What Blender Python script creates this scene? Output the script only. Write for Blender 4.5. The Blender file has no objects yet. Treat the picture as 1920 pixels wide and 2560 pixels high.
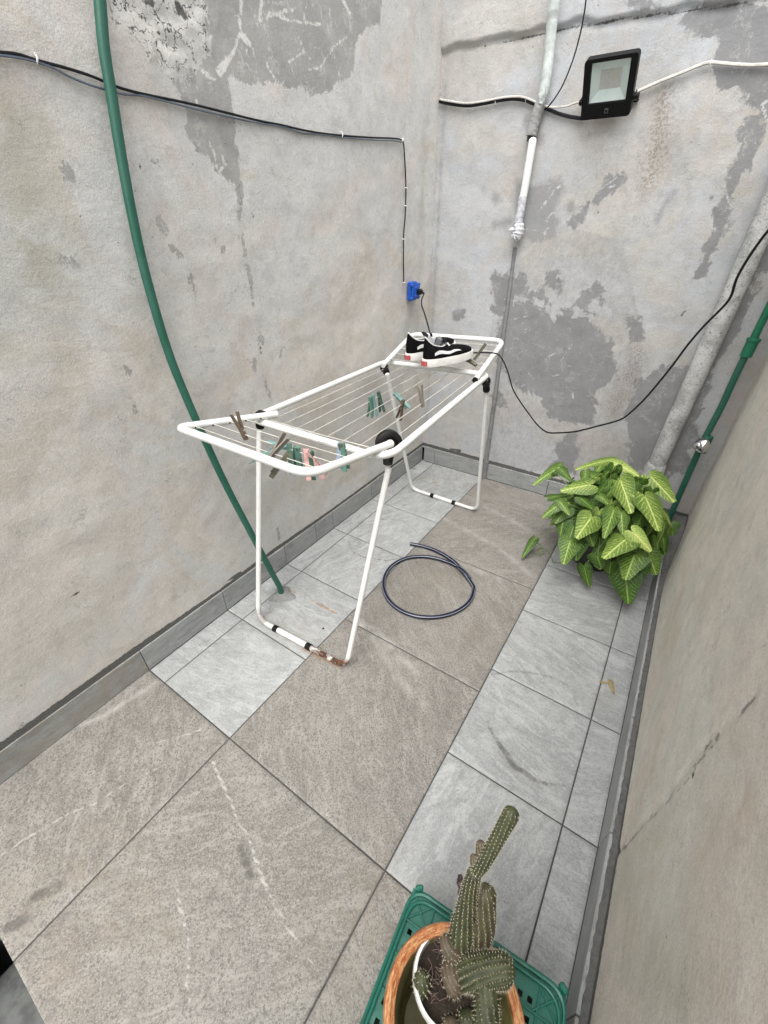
import bpy, math, random
import numpy as np
from mathutils import Vector, Matrix
R = math.radians
random.seed(7); rng = np.random.RandomState(7)
S = bpy.context.scene
COL = S.collection

# ------------------------------------------------------------------ camera, sky, sun, exposure
cam = bpy.data.objects.new('camera', bpy.data.cameras.new('camera')); COL.objects.link(cam)
cam.data.sensor_fit = 'HORIZONTAL'; cam.data.sensor_width = 36; cam.data.lens = 19.580
cam.data.clip_start = .02; cam.data.clip_end = 400
M = Matrix(((.829839, -.308708, .464830, 1.26066), (.557980, .466566, -.686275, -2.34454), (-.005015, .828864, .559428, 1.34739), (0, 0, 0, 1)))
cam.matrix_world = M
S.camera = cam
S.render.resolution_x = 768; S.render.resolution_y = 1024
w = bpy.data.worlds.new('World'); S.world = w; w.use_nodes = True
wn = w.node_tree.nodes; wl = w.node_tree.links; wn.clear()
sky = wn.new('ShaderNodeTexSky'); sky.sky_type = 'NISHITA'; sky.sun_disc = False
sky.sun_elevation = R(64); sky.sun_rotation = R(167); sky.air_density = 1.0; sky.dust_density = 4.0; sky.ozone_density = 1.0
hs = wn.new('ShaderNodeHueSaturation'); hs.inputs['Saturation'].default_value = .22
bg = wn.new('ShaderNodeBackground'); bg.inputs['Strength'].default_value = .15
wo = wn.new('ShaderNodeOutputWorld')
wl.new(sky.outputs[0], hs.inputs['Color']); wl.new(hs.outputs[0], bg.inputs['Color']); wl.new(bg.outputs[0], wo.inputs['Surface'])
sun = bpy.data.objects.new('sun', bpy.data.lights.new('sun', 'SUN')); COL.objects.link(sun)
sun.data.energy = 1.15; sun.data.angle = R(60); sun.data.color = (1, .97, .92)
# from the front-right, high, spread wide by the overcast
sd = Vector((.17, -.42, .89)); sun.rotation_euler = sd.to_track_quat('Z', 'Y').to_euler()
S.cycles.max_bounces = 6; S.cycles.diffuse_bounces = 4
S.view_settings.view_transform = 'Standard'; S.view_settings.look = 'None'; S.view_settings.gamma = 1
S.view_settings.exposure = 1.2

# ------------------------------------------------------------------ helpers
def tag(o, label=None, cat=None, group=None, kind=None):
    if label: o['label'] = label
    if cat: o['category'] = cat
    if group: o['group'] = group
    if kind: o['kind'] = kind
    return o
def empty(name, loc, label, cat, group=None):
    e = bpy.data.objects.new(name, None); COL.objects.link(e); e.location = loc; e.empty_display_size = .05
    return tag(e, label, cat, group)
def basis(o):
    v = Vector((0, 0, 0))
    while o is not None: v += o.location; o = o.parent
    return v
class MB:
    def __init__(s): s.v = []; s.f = []; s.uv = {}; s.mi = []
    def add(s, v, f, m=0):
        n = len(s.v); s.v += [tuple(map(float, p)) for p in v]; s.f += [tuple(i + n for i in q) for q in f]; s.mi += [m] * len(f); return n
    def box(s, c, d, rot=None, bev=0, m=0):
        x, y, z = [t / 2 for t in d]; b = min(bev, x * .9, y * .9, z * .9)
        if b <= 0:
            v = [(sx * x, sy * y, sz * z) for sx in (-1, 1) for sy in (-1, 1) for sz in (-1, 1)]
            f = [(0, 1, 3, 2), (4, 6, 7, 5), (0, 4, 5, 1), (2, 3, 7, 6), (0, 2, 6, 4), (1, 5, 7, 3)]
        else:
            v = []; f = []
            # chamfered box via 3 stacked octagon-like rings
            def ring(xx, yy, zz, bb): return [(xx - bb, -yy, zz), (xx, -yy + bb, zz), (xx, yy - bb, zz), (xx - bb, yy, zz), (-xx + bb, yy, zz), (-xx, yy - bb, zz), (-xx, -yy + bb, zz), (-xx + bb, -yy, zz)]
            rr = [ring(x - b, y - b, -z, b * .5), ring(x, y, -z + b, b), ring(x, y, z - b, b), ring(x - b, y - b, z, b * .5)]
            for r_ in rr: v += r_
            for k in range(3):
                for i in range(8): f.append((k * 8 + i, k * 8 + (i + 1) % 8, k * 8 + 8 + (i + 1) % 8, k * 8 + 8 + i))
            f.append(tuple(range(7, -1, -1))); f.append(tuple(range(24, 32)))
        if rot is not None: v = [tuple(rot @ Vector(p)) for p in v]
        s.add([(p[0] + c[0], p[1] + c[1], p[2] + c[2]) for p in v], f, m)
        return s
    def tube(s, path, r, n=12, closed=False, cap=True, m=0, sec=None, up=None):
        P = [Vector(p) for p in path]; N = len(P); rs = r if hasattr(r, '__len__') else [r] * N
        T = []
        for i in range(N):
            a = P[(i - 1) % N] if (closed or i > 0) else P[i]; b = P[(i + 1) % N] if (closed or i < N - 1) else P[i]
            t = (b - a); T.append(t.normalized() if t.length > 1e-9 else Vector((0, 0, 1)))
        u = Vector(up) if up is not None else Vector((0, 0, 1))
        if abs(u.dot(T[0])) > .95: u = Vector((1, 0, 0))
        u = (u - T[0] * u.dot(T[0])).normalized(); v = []
        for i in range(N):
            u = (u - T[i] * u.dot(T[i])).normalized(); w_ = T[i].cross(u)
            for k in range(n):
                a = 2 * math.pi * k / n; q = sec(a, i) if sec else (1, 1)
                v.append(P[i] + u * (math.cos(a) * rs[i] * q[0]) + w_ * (math.sin(a) * rs[i] * q[1]))
        f = []
        for i in range(N if closed else N - 1):
            j = (i + 1) % N
            for k in range(n): f.append((i * n + k, i * n + (k + 1) % n, j * n + (k + 1) % n, j * n + k))
        if cap and not closed: f.append(tuple(range(n - 1, -1, -1))); f.append(tuple((N - 1) * n + k for k in range(n)))
        s.add(v, f, m); return s
    def lathe(s, c, prof, n=32, m=0, axis=None):
        Q = axis.to_track_quat('Z', 'Y') if axis is not None else None
        v = []; f = []
        for (r, z) in prof:
            for k in range(n):
                a = 2 * math.pi * k / n; p = Vector((r * math.cos(a), r * math.sin(a), z))
                if Q: p = Q @ p
                v.append(p + Vector(c))
        for i in range(len(prof) - 1):
            for k in range(n): f.append((i * n + k, i * n + (k + 1) % n, (i + 1) * n + (k + 1) % n, (i + 1) * n + k))
        s.add(v, f, m); return s
    def ball(s, c, r, n=10, m=0, sc=(1, 1, 1)):
        v = []; f = []; h = n // 2 + 1
        for i in range(h + 1):
            t = math.pi * i / h
            for k in range(n):
                a = 2 * math.pi * k / n; v.append((c[0] + r * sc[0] * math.sin(t) * math.cos(a), c[1] + r * sc[1] * math.sin(t) * math.sin(a), c[2] + r * sc[2] * math.cos(t)))
        for i in range(h):
            for k in range(n): f.append((i * n + k, (i + 1) * n + k, (i + 1) * n + (k + 1) % n, i * n + (k + 1) % n))
        s.add(v, f, m); return s
    def build(s, name, mat, parent=None, smooth=True, attrs=None, ang=40):
        me = bpy.data.meshes.new(name); b = basis(parent)
        me.from_pydata([(p[0] - b.x, p[1] - b.y, p[2] - b.z) for p in s.v], [], s.f)
        mats = mat if isinstance(mat, (list, tuple)) else [mat]
        for q in mats: me.materials.append(q)
        if len(mats) > 1: me.polygons.foreach_set('material_index', s.mi)
        if smooth:
            me.polygons.foreach_set('use_smooth', [True] * len(me.polygons))
            try: me.set_sharp_from_angle(angle=R(ang))
            except Exception: pass
        me.update()
        o = bpy.data.objects.new(name, me); COL.objects.link(o)
        if parent is not None: o.parent = parent
        for k, a in (attrs or {}).items():
            t = 'FLOAT_VECTOR' if np.ndim(a) == 2 else 'FLOAT'
            at = me.attributes.new(k, t, 'POINT'); at.data.foreach_set('vector' if t != 'FLOAT' else 'value', np.asarray(a, dtype=np.float32).ravel())
        return o
def smooth_path(P, n=8, closed=False):
    P = [Vector(p) for p in P]; N = len(P); out = []
    for i in range(N if closed else N - 1):
        if closed: a, b, c, d = P[(i - 1) % N], P[i], P[(i + 1) % N], P[(i + 2) % N]
        else: a, b, c, d = P[max(i - 1, 0)], P[i], P[i + 1], P[min(i + 2, N - 1)]
        for k in range(n):
            t = k / n; out.append(.5 * ((2 * b) + (c - a) * t + (2 * a - 5 * b + 4 * c - d) * t * t + (3 * b - 3 * c + d - a) * t ** 3))
    if not closed: out.append(P[-1])
    return out
def rounded(P, r, n=6, closed=False):
    P = [Vector(p) for p in P]; N = len(P); out = []
    for i in range(N):
        if not closed and i in (0, N - 1): out.append(P[i]); continue
        a, b, c = P[(i - 1) % N], P[i], P[(i + 1) % N]; rr = r[i] if hasattr(r, '__len__') else r
        d1 = (a - b); d2 = (c - b); k = min(rr, d1.length * .49, d2.length * .49); p, q = b + d1.normalized() * k, b + d2.normalized() * k
        for j in range(n + 1):
            t = j / n; out.append(p * (1 - t) ** 2 + b * 2 * t * (1 - t) + q * t * t)
    return out
def dense(P, step):
    P = [Vector(p) for p in P]; out = [P[0]]
    for a, b in zip(P, P[1:]):
        n = max(1, int((b - a).length / step))
        for k in range(1, n + 1): out.append(a.lerp(b, k / n))
    return out

# ---- material node helpers
class NT:
    def __init__(s, name):
        s.m = bpy.data.materials.new(name); s.m.use_nodes = True; s.n = s.m.node_tree.nodes; s.l = s.m.node_tree.links
        s.b = s.n['Principled BSDF']
    def put(s, sock, v):
        if hasattr(v, 'is_linked') or hasattr(v, 'links'): s.l.new(v, sock)
        else: sock.default_value = v
    def node(s, t, **k):
        n = s.n.new(t)
        for a, v in k.items(): setattr(n, a, v)
        return n
    def attr(s, name, out='Fac'): n = s.node('ShaderNodeAttribute', attribute_name=name); return n.outputs[out]
    def co(s): return s.node('ShaderNodeNewGeometry').outputs['Position']
    def obj(s): return s.node('ShaderNodeTexCoord').outputs['Object']
    def map(s, v, scale=(1, 1, 1), rot=(0, 0, 0), loc=(0, 0, 0)):
        n = s.node('ShaderNodeMapping'); s.l.new(v, n.inputs[0]); n.inputs['Scale'].default_value = scale; n.inputs['Rotation'].default_value = rot; n.inputs['Location'].default_value = loc; return n.outputs[0]
    def noise(s, v, sc, det=4, rough=.55, dist=0, col=False):
        n = s.node('ShaderNodeTexNoise'); s.l.new(v, n.inputs['Vector']); n.inputs['Scale'].default_value = sc; n.inputs['Detail'].default_value = det; n.inputs['Roughness'].default_value = rough; n.inputs['Distortion'].default_value = dist
        return n.outputs['Color' if col else 'Fac']
    def vor(s, v, sc, feat='DISTANCE_TO_EDGE', out='Distance', rnd=1):
        n = s.node('ShaderNodeTexVoronoi', feature=feat); s.l.new(v, n.inputs['Vector']); n.inputs['Scale'].default_value = sc; n.inputs['Randomness'].default_value = rnd; return n.outputs[out]
    def math(s, op, a, b=0, c=0, clamp=False):
        n = s.node('ShaderNodeMath', operation=op, use_clamp=clamp); s.put(n.inputs[0], a); s.put(n.inputs[1], b)
        if op in ('MULTIPLY_ADD',): s.put(n.inputs[2], c)
        return n.outputs[0]
    def step(s, v, a, b, lo=0, hi=1):
        n = s.node('ShaderNodeMapRange', interpolation_type='SMOOTHSTEP'); s.put(n.inputs[0], v); n.inputs[1].default_value = a; n.inputs[2].default_value = b; n.inputs[3].default_value = lo; n.inputs[4].default_value = hi; return n.outputs[0]
    def mix(s, f, a, b, mode='MIX'):
        n = s.node('ShaderNodeMix', data_type='RGBA', blend_type=mode)
        def c(v): return (v[0], v[1], v[2], 1) if isinstance(v, tuple) else v
        s.put(n.inputs[0], f); s.put(n.inputs[6], c(a)); s.put(n.inputs[7], c(b)); return n.outputs[2]
    def bump(s, h, st=.3, d=.002, nrm=None):
        n = s.node('ShaderNodeBump'); n.inputs['Strength'].default_value = st; n.inputs['Distance'].default_value = d; s.l.new(h, n.inputs['Height'])
        if nrm is not None: s.l.new(nrm, n.inputs['Normal'])
        s.l.new(n.outputs[0], s.b.inputs['Normal']); return n.outputs[0]
    def fin(s, col, rough=.7, metal=0, spec=None):
        s.put(s.b.inputs['Base Color'], (col[0], col[1], col[2], 1) if isinstance(col, tuple) else col); s.put(s.b.inputs['Roughness'], rough); s.b.inputs['Metallic'].default_value = metal
        if spec is not None: s.b.inputs['Specular IOR Level'].default_value = spec
        return s.m
def simple(name, a, b=None, rough=.5, sc=60, metal=0, bump=.1, bd=.0006, spec=None, rv=.12):
    t = NT(name); b = b or tuple(c * .75 for c in a); p = t.co(); n = t.noise(p, sc, 5, .6)
    f = t.step(n, .38, .66); n2 = t.noise(p, sc * .15, 3)
    c = t.mix(t.math('MULTIPLY', f, t.step(n2, .3, .7)), a, b)
    if bump: t.bump(t.noise(p, sc * 3, 4, .6), bump, bd)
    return t.fin(c, t.step(n, .3, .7, rough - rv, rough + rv), metal, spec)

# ---- 2-D mask fields (numpy)
def seg_d(X, Y, P, closed=False, radii=None):
    D = np.full(X.shape, 9.); P = list(P); n = len(P)
    for i in range(n if closed else n - 1):
        ax, ay = P[i]; bx, by = P[(i + 1) % n]; dx, dy = bx - ax, by - ay; L = dx * dx + dy * dy + 1e-12
        t = np.clip(((X - ax) * dx + (Y - ay) * dy) / L, 0, 1); d = np.hypot(X - ax - t * dx, Y - ay - t * dy)
        if radii is not None: d = d - (radii[i] * (1 - t) + radii[(i + 1) % n] * t)
        D = np.minimum(D, d)
    return D
def inside(X, Y, P):
    c = np.zeros(X.shape, bool); n = len(P)
    for i in range(n):
        ax, ay = P[i]; bx, by = P[(i + 1) % n]
        if ay == by: continue
        k = (ay > Y) != (by > Y); c ^= k & (X < (bx - ax) * (Y - ay) / (by - ay) + ax)
    return c
def poly_sd(X, Y, P): d = seg_d(X, Y, P, True); return np.where(inside(X, Y, P), d, -d)
def field(X, Y, polys=(), lines=(), lo=-.06):
    F = np.full(X.shape, lo)
    for p in polys: F = np.maximum(F, poly_sd(X, Y, p))
    for p, r in lines:
        rr = r if hasattr(r, '__len__') else [r] * len(p); F = np.maximum(F, -seg_d(X, Y, p, False, rr))
    return F
def soft(X, Y, L):
    F = np.zeros(X.shape)
    for p, r, a in L: F = np.maximum(F, a * np.clip(1 - seg_d(X, Y, p) / r, 0, 1) ** 1.3)
    return F
def vnoise(X, Y, s, seed):
    r = np.random.RandomState(seed).rand(64, 64); x = X * s; y = Y * s; xi = np.floor(x).astype(int); yi = np.floor(y).astype(int); fx = x - xi; fy = y - yi
    fx = fx * fx * (3 - 2 * fx); fy = fy * fy * (3 - 2 * fy); g = lambda a, b: r[a % 64, b % 64]
    return (g(xi, yi) * (1 - fx) * (1 - fy) + g(xi + 1, yi) * fx * (1 - fy) + g(xi, yi + 1) * (1 - fx) * fy + g(xi + 1, yi + 1) * fx * fy) - .5
def grid_faces(nu, nv):
    i = np.arange(nu * nv).reshape(nv, nu); return np.stack([i[:-1, :-1], i[:-1, 1:], i[1:, 1:], i[1:, :-1]], -1).reshape(-1, 4)
def grid_obj(name, V, nu, nv, mat, parent, attrs, flip=False):
    F = grid_faces(nu, nv)
    if flip: F = F[:, ::-1]
    b = basis(parent); me = bpy.data.meshes.new(name); V = V - np.array([b.x, b.y, b.z])
    me.vertices.add(len(V)); me.vertices.foreach_set('co', V.astype(np.float32).ravel())
    me.loops.add(F.size); me.loops.foreach_set('vertex_index', F.astype(np.int32).ravel())
    me.polygons.add(len(F)); me.polygons.foreach_set('loop_start', np.arange(0, F.size, 4, dtype=np.int32)); me.polygons.foreach_set('loop_total', np.full(len(F), 4, np.int32))
    me.materials.append(mat); me.update(calc_edges=True); me.validate()
    me.polygons.foreach_set('use_smooth', [True] * len(me.polygons))
    for k, a in attrs.items(): at = me.attributes.new(k, 'FLOAT', 'POINT'); at.data.foreach_set('value', a.astype(np.float32).ravel())
    o = bpy.data.objects.new(name, me); COL.objects.link(o)
    if parent is not None: o.parent = parent
    return o

# ------------------------------------------------------------------ plaster
def plaster_mat(name, base, warm, cool, grey, vein=.6, gsoft=.0022, cloud=.02):
    t = NT(name); p = t.co()
    big = t.noise(p, 2.6, 3, .6, .8); mid = t.noise(p, 9, 4, .65, .8); fine = t.noise(p, 80, 3, .75); grit = t.noise(p, 300, 2, .8)
    trow = t.noise(t.map(p, (7, 7, 14), (.7, .3, .4)), 2.4, 5, .7, .6)
    k_ = lambda c_, f_: tuple(min(1, q * f_) for q in c_)
    c = t.mix(t.step(big, .40, .58), warm, cool); w2 = t.noise(p, 3.6, 3, .55, 1.2); c = t.mix(t.step(w2, .52, .66, 0, .55), c, (base[0] * .90, base[1] * .82, base[2] * .72)); c = t.mix(t.step(w2, .46, .34, 0, .35), c, k_(base, 1.16))
    c = t.mix(t.step(mid, .46, .66, 0, .5), c, base); c = t.mix(t.step(mid, .46, .34, 0, .30), c, k_(base, .70)); c = t.mix(t.step(big, .50, .64, 0, .35), c, k_(base, 1.18))
    c = t.mix(t.step(trow, .46, .70, 0, .45), c, k_(base, 1.22))
    b28 = t.noise(p, 26, 5, .78, .4)
    c = t.mix(t.step(b28, .50, .66, 0, .34), c, k_(base, .68)); c = t.mix(t.step(b28, .32, .44, .38, 0), c, k_(base, 1.22))
    jag = t.math('MULTIPLY', t.math('SUBTRACT', t.noise(t.map(p, (1.3, 1.3, .7)), 115, 3, .75), .5), .022)
    n38 = t.math('SUBTRACT', t.noise(t.map(p, (1.2, 1.2, .8)), 36, 5, .7, .7), .5)
    def m(attr, amp, e, j_=1.0):
        v = t.math('ADD', t.attr(attr), t.math('MULTIPLY', n38, amp)); v = t.math('ADD', v, t.math('MULTIPLY', jag, j_)); return t.step(v, -e, e)
    ol = t.math('MULTIPLY', t.attr('olive'), t.step(mid, .30, .60)); c = t.mix(ol, c, (base[0] * .62, base[1] * .60, base[2] * .49))
    pk = t.math('MULTIPLY', t.attr('pink'), t.step(mid, .62, .34)); c = t.mix(pk, c, (base[0] * .93, base[1] * .82, base[2] * .76))
    gv = t.math('ADD', t.attr('grey'), t.math('MULTIPLY', t.math('SUBTRACT', t.noise(p, 7.5, 4, .6, .9), .5), cloud)); gv = t.math('ADD', gv, t.math('MULTIPLY', n38, .055)); gv = t.math('ADD', gv, jag); g = t.step(gv, -gsoft, gsoft)
    q = t.node('ShaderNodeVectorMath', operation='ADD'); t.l.new(p, q.inputs[0])
    dn = t.node('ShaderNodeVectorMath', operation='SCALE'); t.l.new(t.noise(p, 14, 4, .7, 0, True), dn.inputs[0]); dn.inputs['Scale'].default_value = .14; t.l.new(dn.outputs[0], q.inputs[1])
    ve = t.vor(t.map(q.outputs[0], (1, 1, .5)), 13); vm = t.math('MULTIPLY', t.step(ve, .012, .034, 1, 0), t.step(t.noise(p, 13, 4, .7), .46, .56, 0, vein))
    gc = t.mix(t.step(mid, .35, .7), grey, k_(grey, .84)); gc = t.mix(t.step(b28, .5, .66, 0, .35), gc, k_(grey, 1.3)); gc = t.mix(vm, gc, k_(base, .98))
    c = t.mix(g, c, gc)
    sg = t.step(t.math('ADD', t.attr('smudge'), t.math('MULTIPLY', n38, .05)), -.018, .022); c = t.mix(t.math('MULTIPLY', sg, .72), c, k_(grey, .86))
    li = t.math('MULTIPLY', m('light', .012, .0018, .35), t.step(b28, .36, .46)); c = t.mix(li, c, k_(base, 1.15))
    ru = t.math('MULTIPLY', t.attr('rust'), t.step(t.noise(p, 130, 2, .8), .44, .58)); c = t.mix(t.math('MULTIPLY', ru, .85), c, (.19, .135, .10))
    hc = t.vor(q.outputs[0], 4.2); c = t.mix(t.math('MULTIPLY', t.step(hc, .002, .009, 1, 0), t.step(mid, .52, .60, 0, .5)), c, k_(base, .42))
    fv = t.vor(q.outputs[0], 24); fa = t.attr('flake'); ff = t.step(t.math('ADD', fa, t.math('MULTIPLY', n38, .9)), .38, .46); c = t.mix(t.math('MULTIPLY', ff, .7), c, k_(base, 1.18)); fl2 = t.math('MULTIPLY', ff, t.math('MULTIPLY', t.step(fv, .012, .045, 1, 0), t.step(b28, .44, .52))); c = t.mix(fl2, c, (.035, .033, .03))
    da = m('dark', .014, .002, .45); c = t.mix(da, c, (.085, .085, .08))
    pit = t.step(t.vor(p, 26, 'F1'), .03, .075, 1, 0); pit = t.math('MULTIPLY', pit, t.step(big, .50, .56)); c = t.mix(t.math('MULTIPLY', pit, .6), c, (.15, .14, .13))
    c = t.mix(t.step(grit, .40, .66, 0, .34), c, k_(base, .50)); c = t.mix(t.step(grit, .36, .26, 0, .30), c, k_(base, 1.35))
    h = t.math('ADD', t.math('MULTIPLY', trow, .45), t.math('MULTIPLY', fine, .40)); h = t.math('ADD', h, t.math('MULTIPLY', grit, .15)); h = t.math('SUBTRACT', h, t.math('MULTIPLY', g, .22)); h = t.math('SUBTRACT', h, t.math('MULTIPLY', da, .7)); h = t.math('SUBTRACT', h, t.math('MULTIPLY', pit, .5)); h = t.math('SUBTRACT', h, fl2)
    t.bump(h, .5, .006)
    return t.fin(c, .88, 0, .25)
plL = plaster_mat('plaster_left', (.57, .555, .522), (.60, .562, .52), (.548, .558, .552), (.37, .36, .342))
plB = plaster_mat('plaster_back', (.445, .445, .44), (.462, .443, .412), (.425, .445, .475), (.245, .246, .250), .5, .008, .16)
plR = plaster_mat('plaster_right', (.64, .61, .545), (.69, .625, .555), (.60, .60, .535), (.30, .28, .26), .3)

ZT = 2.75      # wall top
# left wall
wl_e = empty('plaster_wall', (-.01, -1.3, 0), 'long pale plaster wall left of the clothes rack, with peeling patches and two cables pinned across it', 'wall')
nu, nv = 400, 300
Y, Z = np.meshgrid(np.linspace(-3.6, 0.03, nu), np.linspace(.10, ZT, nv))
bump = .010 * vnoise(Y, Z, 2.3, 1) + .006 * vnoise(Y, Z, 6, 2) + .0025 * vnoise(Y, Z, 19, 3)
fade = np.clip((Z - .1) / .25, 0, 1)
X = -.004 + bump * fade + .004 * np.exp(-((Y + .02) / .05) ** 2) * fade
grey = field(Y, Z, polys=[
  [(-1.457,1.803),(-1.433,1.778),(-1.435,1.753),(-1.404,1.737),(-1.398,1.714),(-1.422,1.686),(-1.405,1.682),(-1.376,1.701),(-1.324,1.722),(-1.314,1.745),(-1.29,1.732),(-1.26,1.727),(-1.227,1.703),(-1.186,1.698),(-1.151,1.693),(-1.1,1.713),(-1.051,1.717),(-0.997,1.712),(-0.953,1.729),(-0.908,1.72),(-0.848,1.726),(-0.783,1.747),(-0.747,1.778),(-0.691,1.782),(-0.653,1.824),(-0.649,1.874),(-0.6,1.923),(-0.538,1.956),(-0.487,1.967),(-0.473,2.028),(-0.605,2.031)],
  [(-1.407,1.733),(-1.388,1.754),(-1.339,1.768),(-1.306,1.761),(-1.252,1.758),(-1.223,1.742),(-1.23,1.702),(-1.239,1.657),(-1.234,1.62),(-1.239,1.572),(-1.24,1.523),(-1.244,1.481),(-1.251,1.466),(-1.275,1.463),(-1.306,1.481),(-1.331,1.493),(-1.344,1.518),(-1.387,1.529),(-1.388,1.568),(-1.396,1.598),(-1.395,1.64),(-1.391,1.674),(-1.369,1.706),(-1.391,1.709),(-1.417,1.71)]],
  lines=[([(-1.253,1.47),(-1.255,1.427),(-1.271,1.386),(-1.28,1.323),(-1.278,1.28),(-1.272,1.234),(-1.272,1.175),(-1.27,1.138)],[.012,.008,.004,.004,.005,.006,.005,.004]),
   ([(-1.265,1.047),(-1.264,1.027),(-1.265,1.004)],[.006,.012,.004]),([(-1.273,0.997),(-1.274,0.98)],.007),([(-1.164,0.976),(-1.18,0.947)],.006),
   ([(-1.742,1.473),(-1.741,1.452),(-1.739,1.444)],[.006,.014,.004]),([(-1.82,1.301),(-1.816,1.289),(-1.803,1.294),(-1.797,1.282),(-1.787,1.277)],[.006,.008,.004,.006,.004]),
   ([(-1.545,1.371),(-1.542,1.351),(-1.543,1.335)],[.005,.011,.004]),([(-1.534,1.311),(-1.521,1.303),(-1.512,1.291)],[.004,.005,.010]),([(-1.352,1.308),(-1.365,1.283)],[.004,.005]),
   ([(-1.489,1.238),(-1.489,1.208)],.007),([(-1.762,1.033),(-1.756,1.018)],.009),([(-1.775,0.955),(-1.774,0.954)],.006),([(-1.766,0.937),(-1.771,0.911)],[.006,.008]),
   ([(-1.313,0.96),(-1.312,0.924)],[.006,.009]),([(-1.336,0.965),(-1.329,0.949)],.004),([(-1.274,0.893),(-1.27,0.847),(-1.256,0.796)],[.004,.005,.008]),
   ([(-1.342,0.225),(-1.337,0.188),(-1.349,0.155)],[.006,.010,.004]),([(-1.448,1.71),(-1.444,1.704)],.010),([(-1.405,1.664),(-1.397,1.655)],.008),([(-1.398,1.575),(-1.39,1.543)],[.008,.004])])
light = field(Y, Z, lines=[([(-1.306,1.74),(-1.279,1.727),(-1.265,1.707)],[.003,.004,.002]),([(-1.104,1.831),(-1.003,1.874),(-0.933,1.898)],.003),([(-0.95,1.85),(-0.919,1.823),(-0.899,1.806),(-0.877,1.796)],[.002,.003,.004,.002]),
   ([(-0.9,1.774),(-0.84,1.79),(-0.771,1.849),(-0.681,1.896)],[.003,.002,.002,.003]),([(-1.167,1.802),(-1.153,1.79),(-1.128,1.778)],[.002,.010,.004]),([(-1.06,1.86),(-0.972,1.865),(-0.826,1.889)],.003),([(-1.262,1.704),(-1.2,1.754),(-1.168,1.798),(-1.146,1.862)],[.010,.003,.003,.005]),
   ([(-0.989,1.775),(-0.912,1.812)],.003),([(-0.771,1.937),(-0.775,1.857),(-0.736,1.78)],.002),([(-1.301,1.527),(-1.292,1.51),(-1.321,1.489)],[.004,.006,.003]),([(-1.324,1.7),(-1.308,1.692),(-1.278,1.686)],[.003,.006,.002]),([(-1.355,1.635),(-1.347,1.621)],.004),([(-1.34,1.557),(-1.327,1.533),(-1.32,1.507)],[.002,.005,.002]),
   ([(-1.088,1.768),(-1.077,1.746),(-1.05,1.721)],[.002,.004,.002]),([(-1.071,1.88),(-1.086,1.847)],.005),([(-0.696,1.973),(-0.655,1.947)],[.008,.004]),([(-0.876,1.928),(-0.899,1.89)],.002)])
dark = field(Y, Z, lines=[([(-1.521,1.492),(-1.512,1.499)],[.002,.0045]),([(-1.531,1.495),(-1.521,1.499)],.001),([(-1.51,1.492),(-1.506,1.484)],.0008),([(-1.561,1.488),(-1.563,1.484)],.0015),([(-1.571,1.481),(-1.563,1.477)],.0005),([(-1.357,1.797),(-1.342,1.788),(-1.336,1.785)],[.011,.008,.003]),([(-1.446,1.786),(-1.426,1.787)],.006),([(-1.437,1.746),(-1.424,1.739)],.0025),
   ([(-1.48,1.736),(-1.464,1.726)],.002),([(-1.513,1.735),(-1.496,1.73)],.0025),([(-1.467,1.758),(-1.445,1.75),(-1.428,1.741)],.0022),([(-1.337,1.783),(-1.328,1.776)],.003),([(-1.289,1.787),(-1.281,1.78)],.003),([(-1.404,1.753),(-1.395,1.747)],.0025),([(-1.22,1.395),(-1.217,1.382)],.002),
   ([(-2.129,0.453),(-2.108,0.455)],[.004,.002]),([(-2.038,0.38),(-2.04,0.354)],.0015),([(-1.987,0.735),(-1.985,0.729)],.003),([(-1.272,0.999),(-1.273,0.994)],.005),([(-1.149,0.821),(-1.145,0.817)],.003),([(-2.329,0.272),(-2.332,0.273)],.003),([(-2.115,0.343),(-2.114,0.339)],.003),
   ([(-3.6, .116), (-2.05, .120), (-1.7, .113), (-1.4, .122), (-1.0, .113), (-.5, .12), (0, .118)], [.018, .016, .010, .011, .010, .008, .010]),
   ([(-1.645,0.137),(-1.604,0.132),(-1.573,0.131)],[.003,.008,.004]),([(-2.38,0.15),(-2.389,0.148)],.003)])
flake = np.clip(1 - seg_d(Y, Z, [(-1.474,1.792),(-1.407,1.791),(-1.356,1.784),(-1.398,1.755)]) / .15, 0, 1)
X = X + flake * .0035 * np.sign(vnoise(Y, Z, 44, 9)) * (np.abs(vnoise(Y, Z, 44, 9)) > .1) * 1.0
olive = soft(Y, Z, [([(-1.822,1.564),(-1.827,1.522),(-1.837,1.459),(-1.847,1.391),(-1.864,1.303),(-1.891,1.208)], .17, .65), ([(-2.007,1.141),(-1.971,1.116)], .09, .35), ([(-1.468,1.653),(-1.461,1.626)], .10, .25), ([(-2.361,0.331),(-2.25,0.312),(-2.102,0.309)], .12, .25), ([(-.13, 1.7), (-.12, 1.2), (-.13, .5)], .05, .4), ([(-.25, .98), (-.25, .8)], .07, .45), ([(-.9, .5), (-1.5, .35)], .2, .3)])
pink = soft(Y, Z, [([(-1.479,1.502),(-1.406,1.421),(-1.524,1.364)], .17, .5), ([(-1.548,1.169),(-1.343,1.097),(-1.372,0.829)], .2, .45), ([(-1.844,0.742),(-1.654,0.452)], .2, .35), ([(-1.796,1.624),(-1.818,1.559)], .08, .5), ([(-1.9, .6), (-2.2, .5)], .2, .3), ([(-1.031,1.89),(-0.61,1.939)], .1, .3), ([(-.5, .9), (-.6, .6)], .25, .35)])
sc_ = np.random.RandomState(3); SL_ = []
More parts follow.
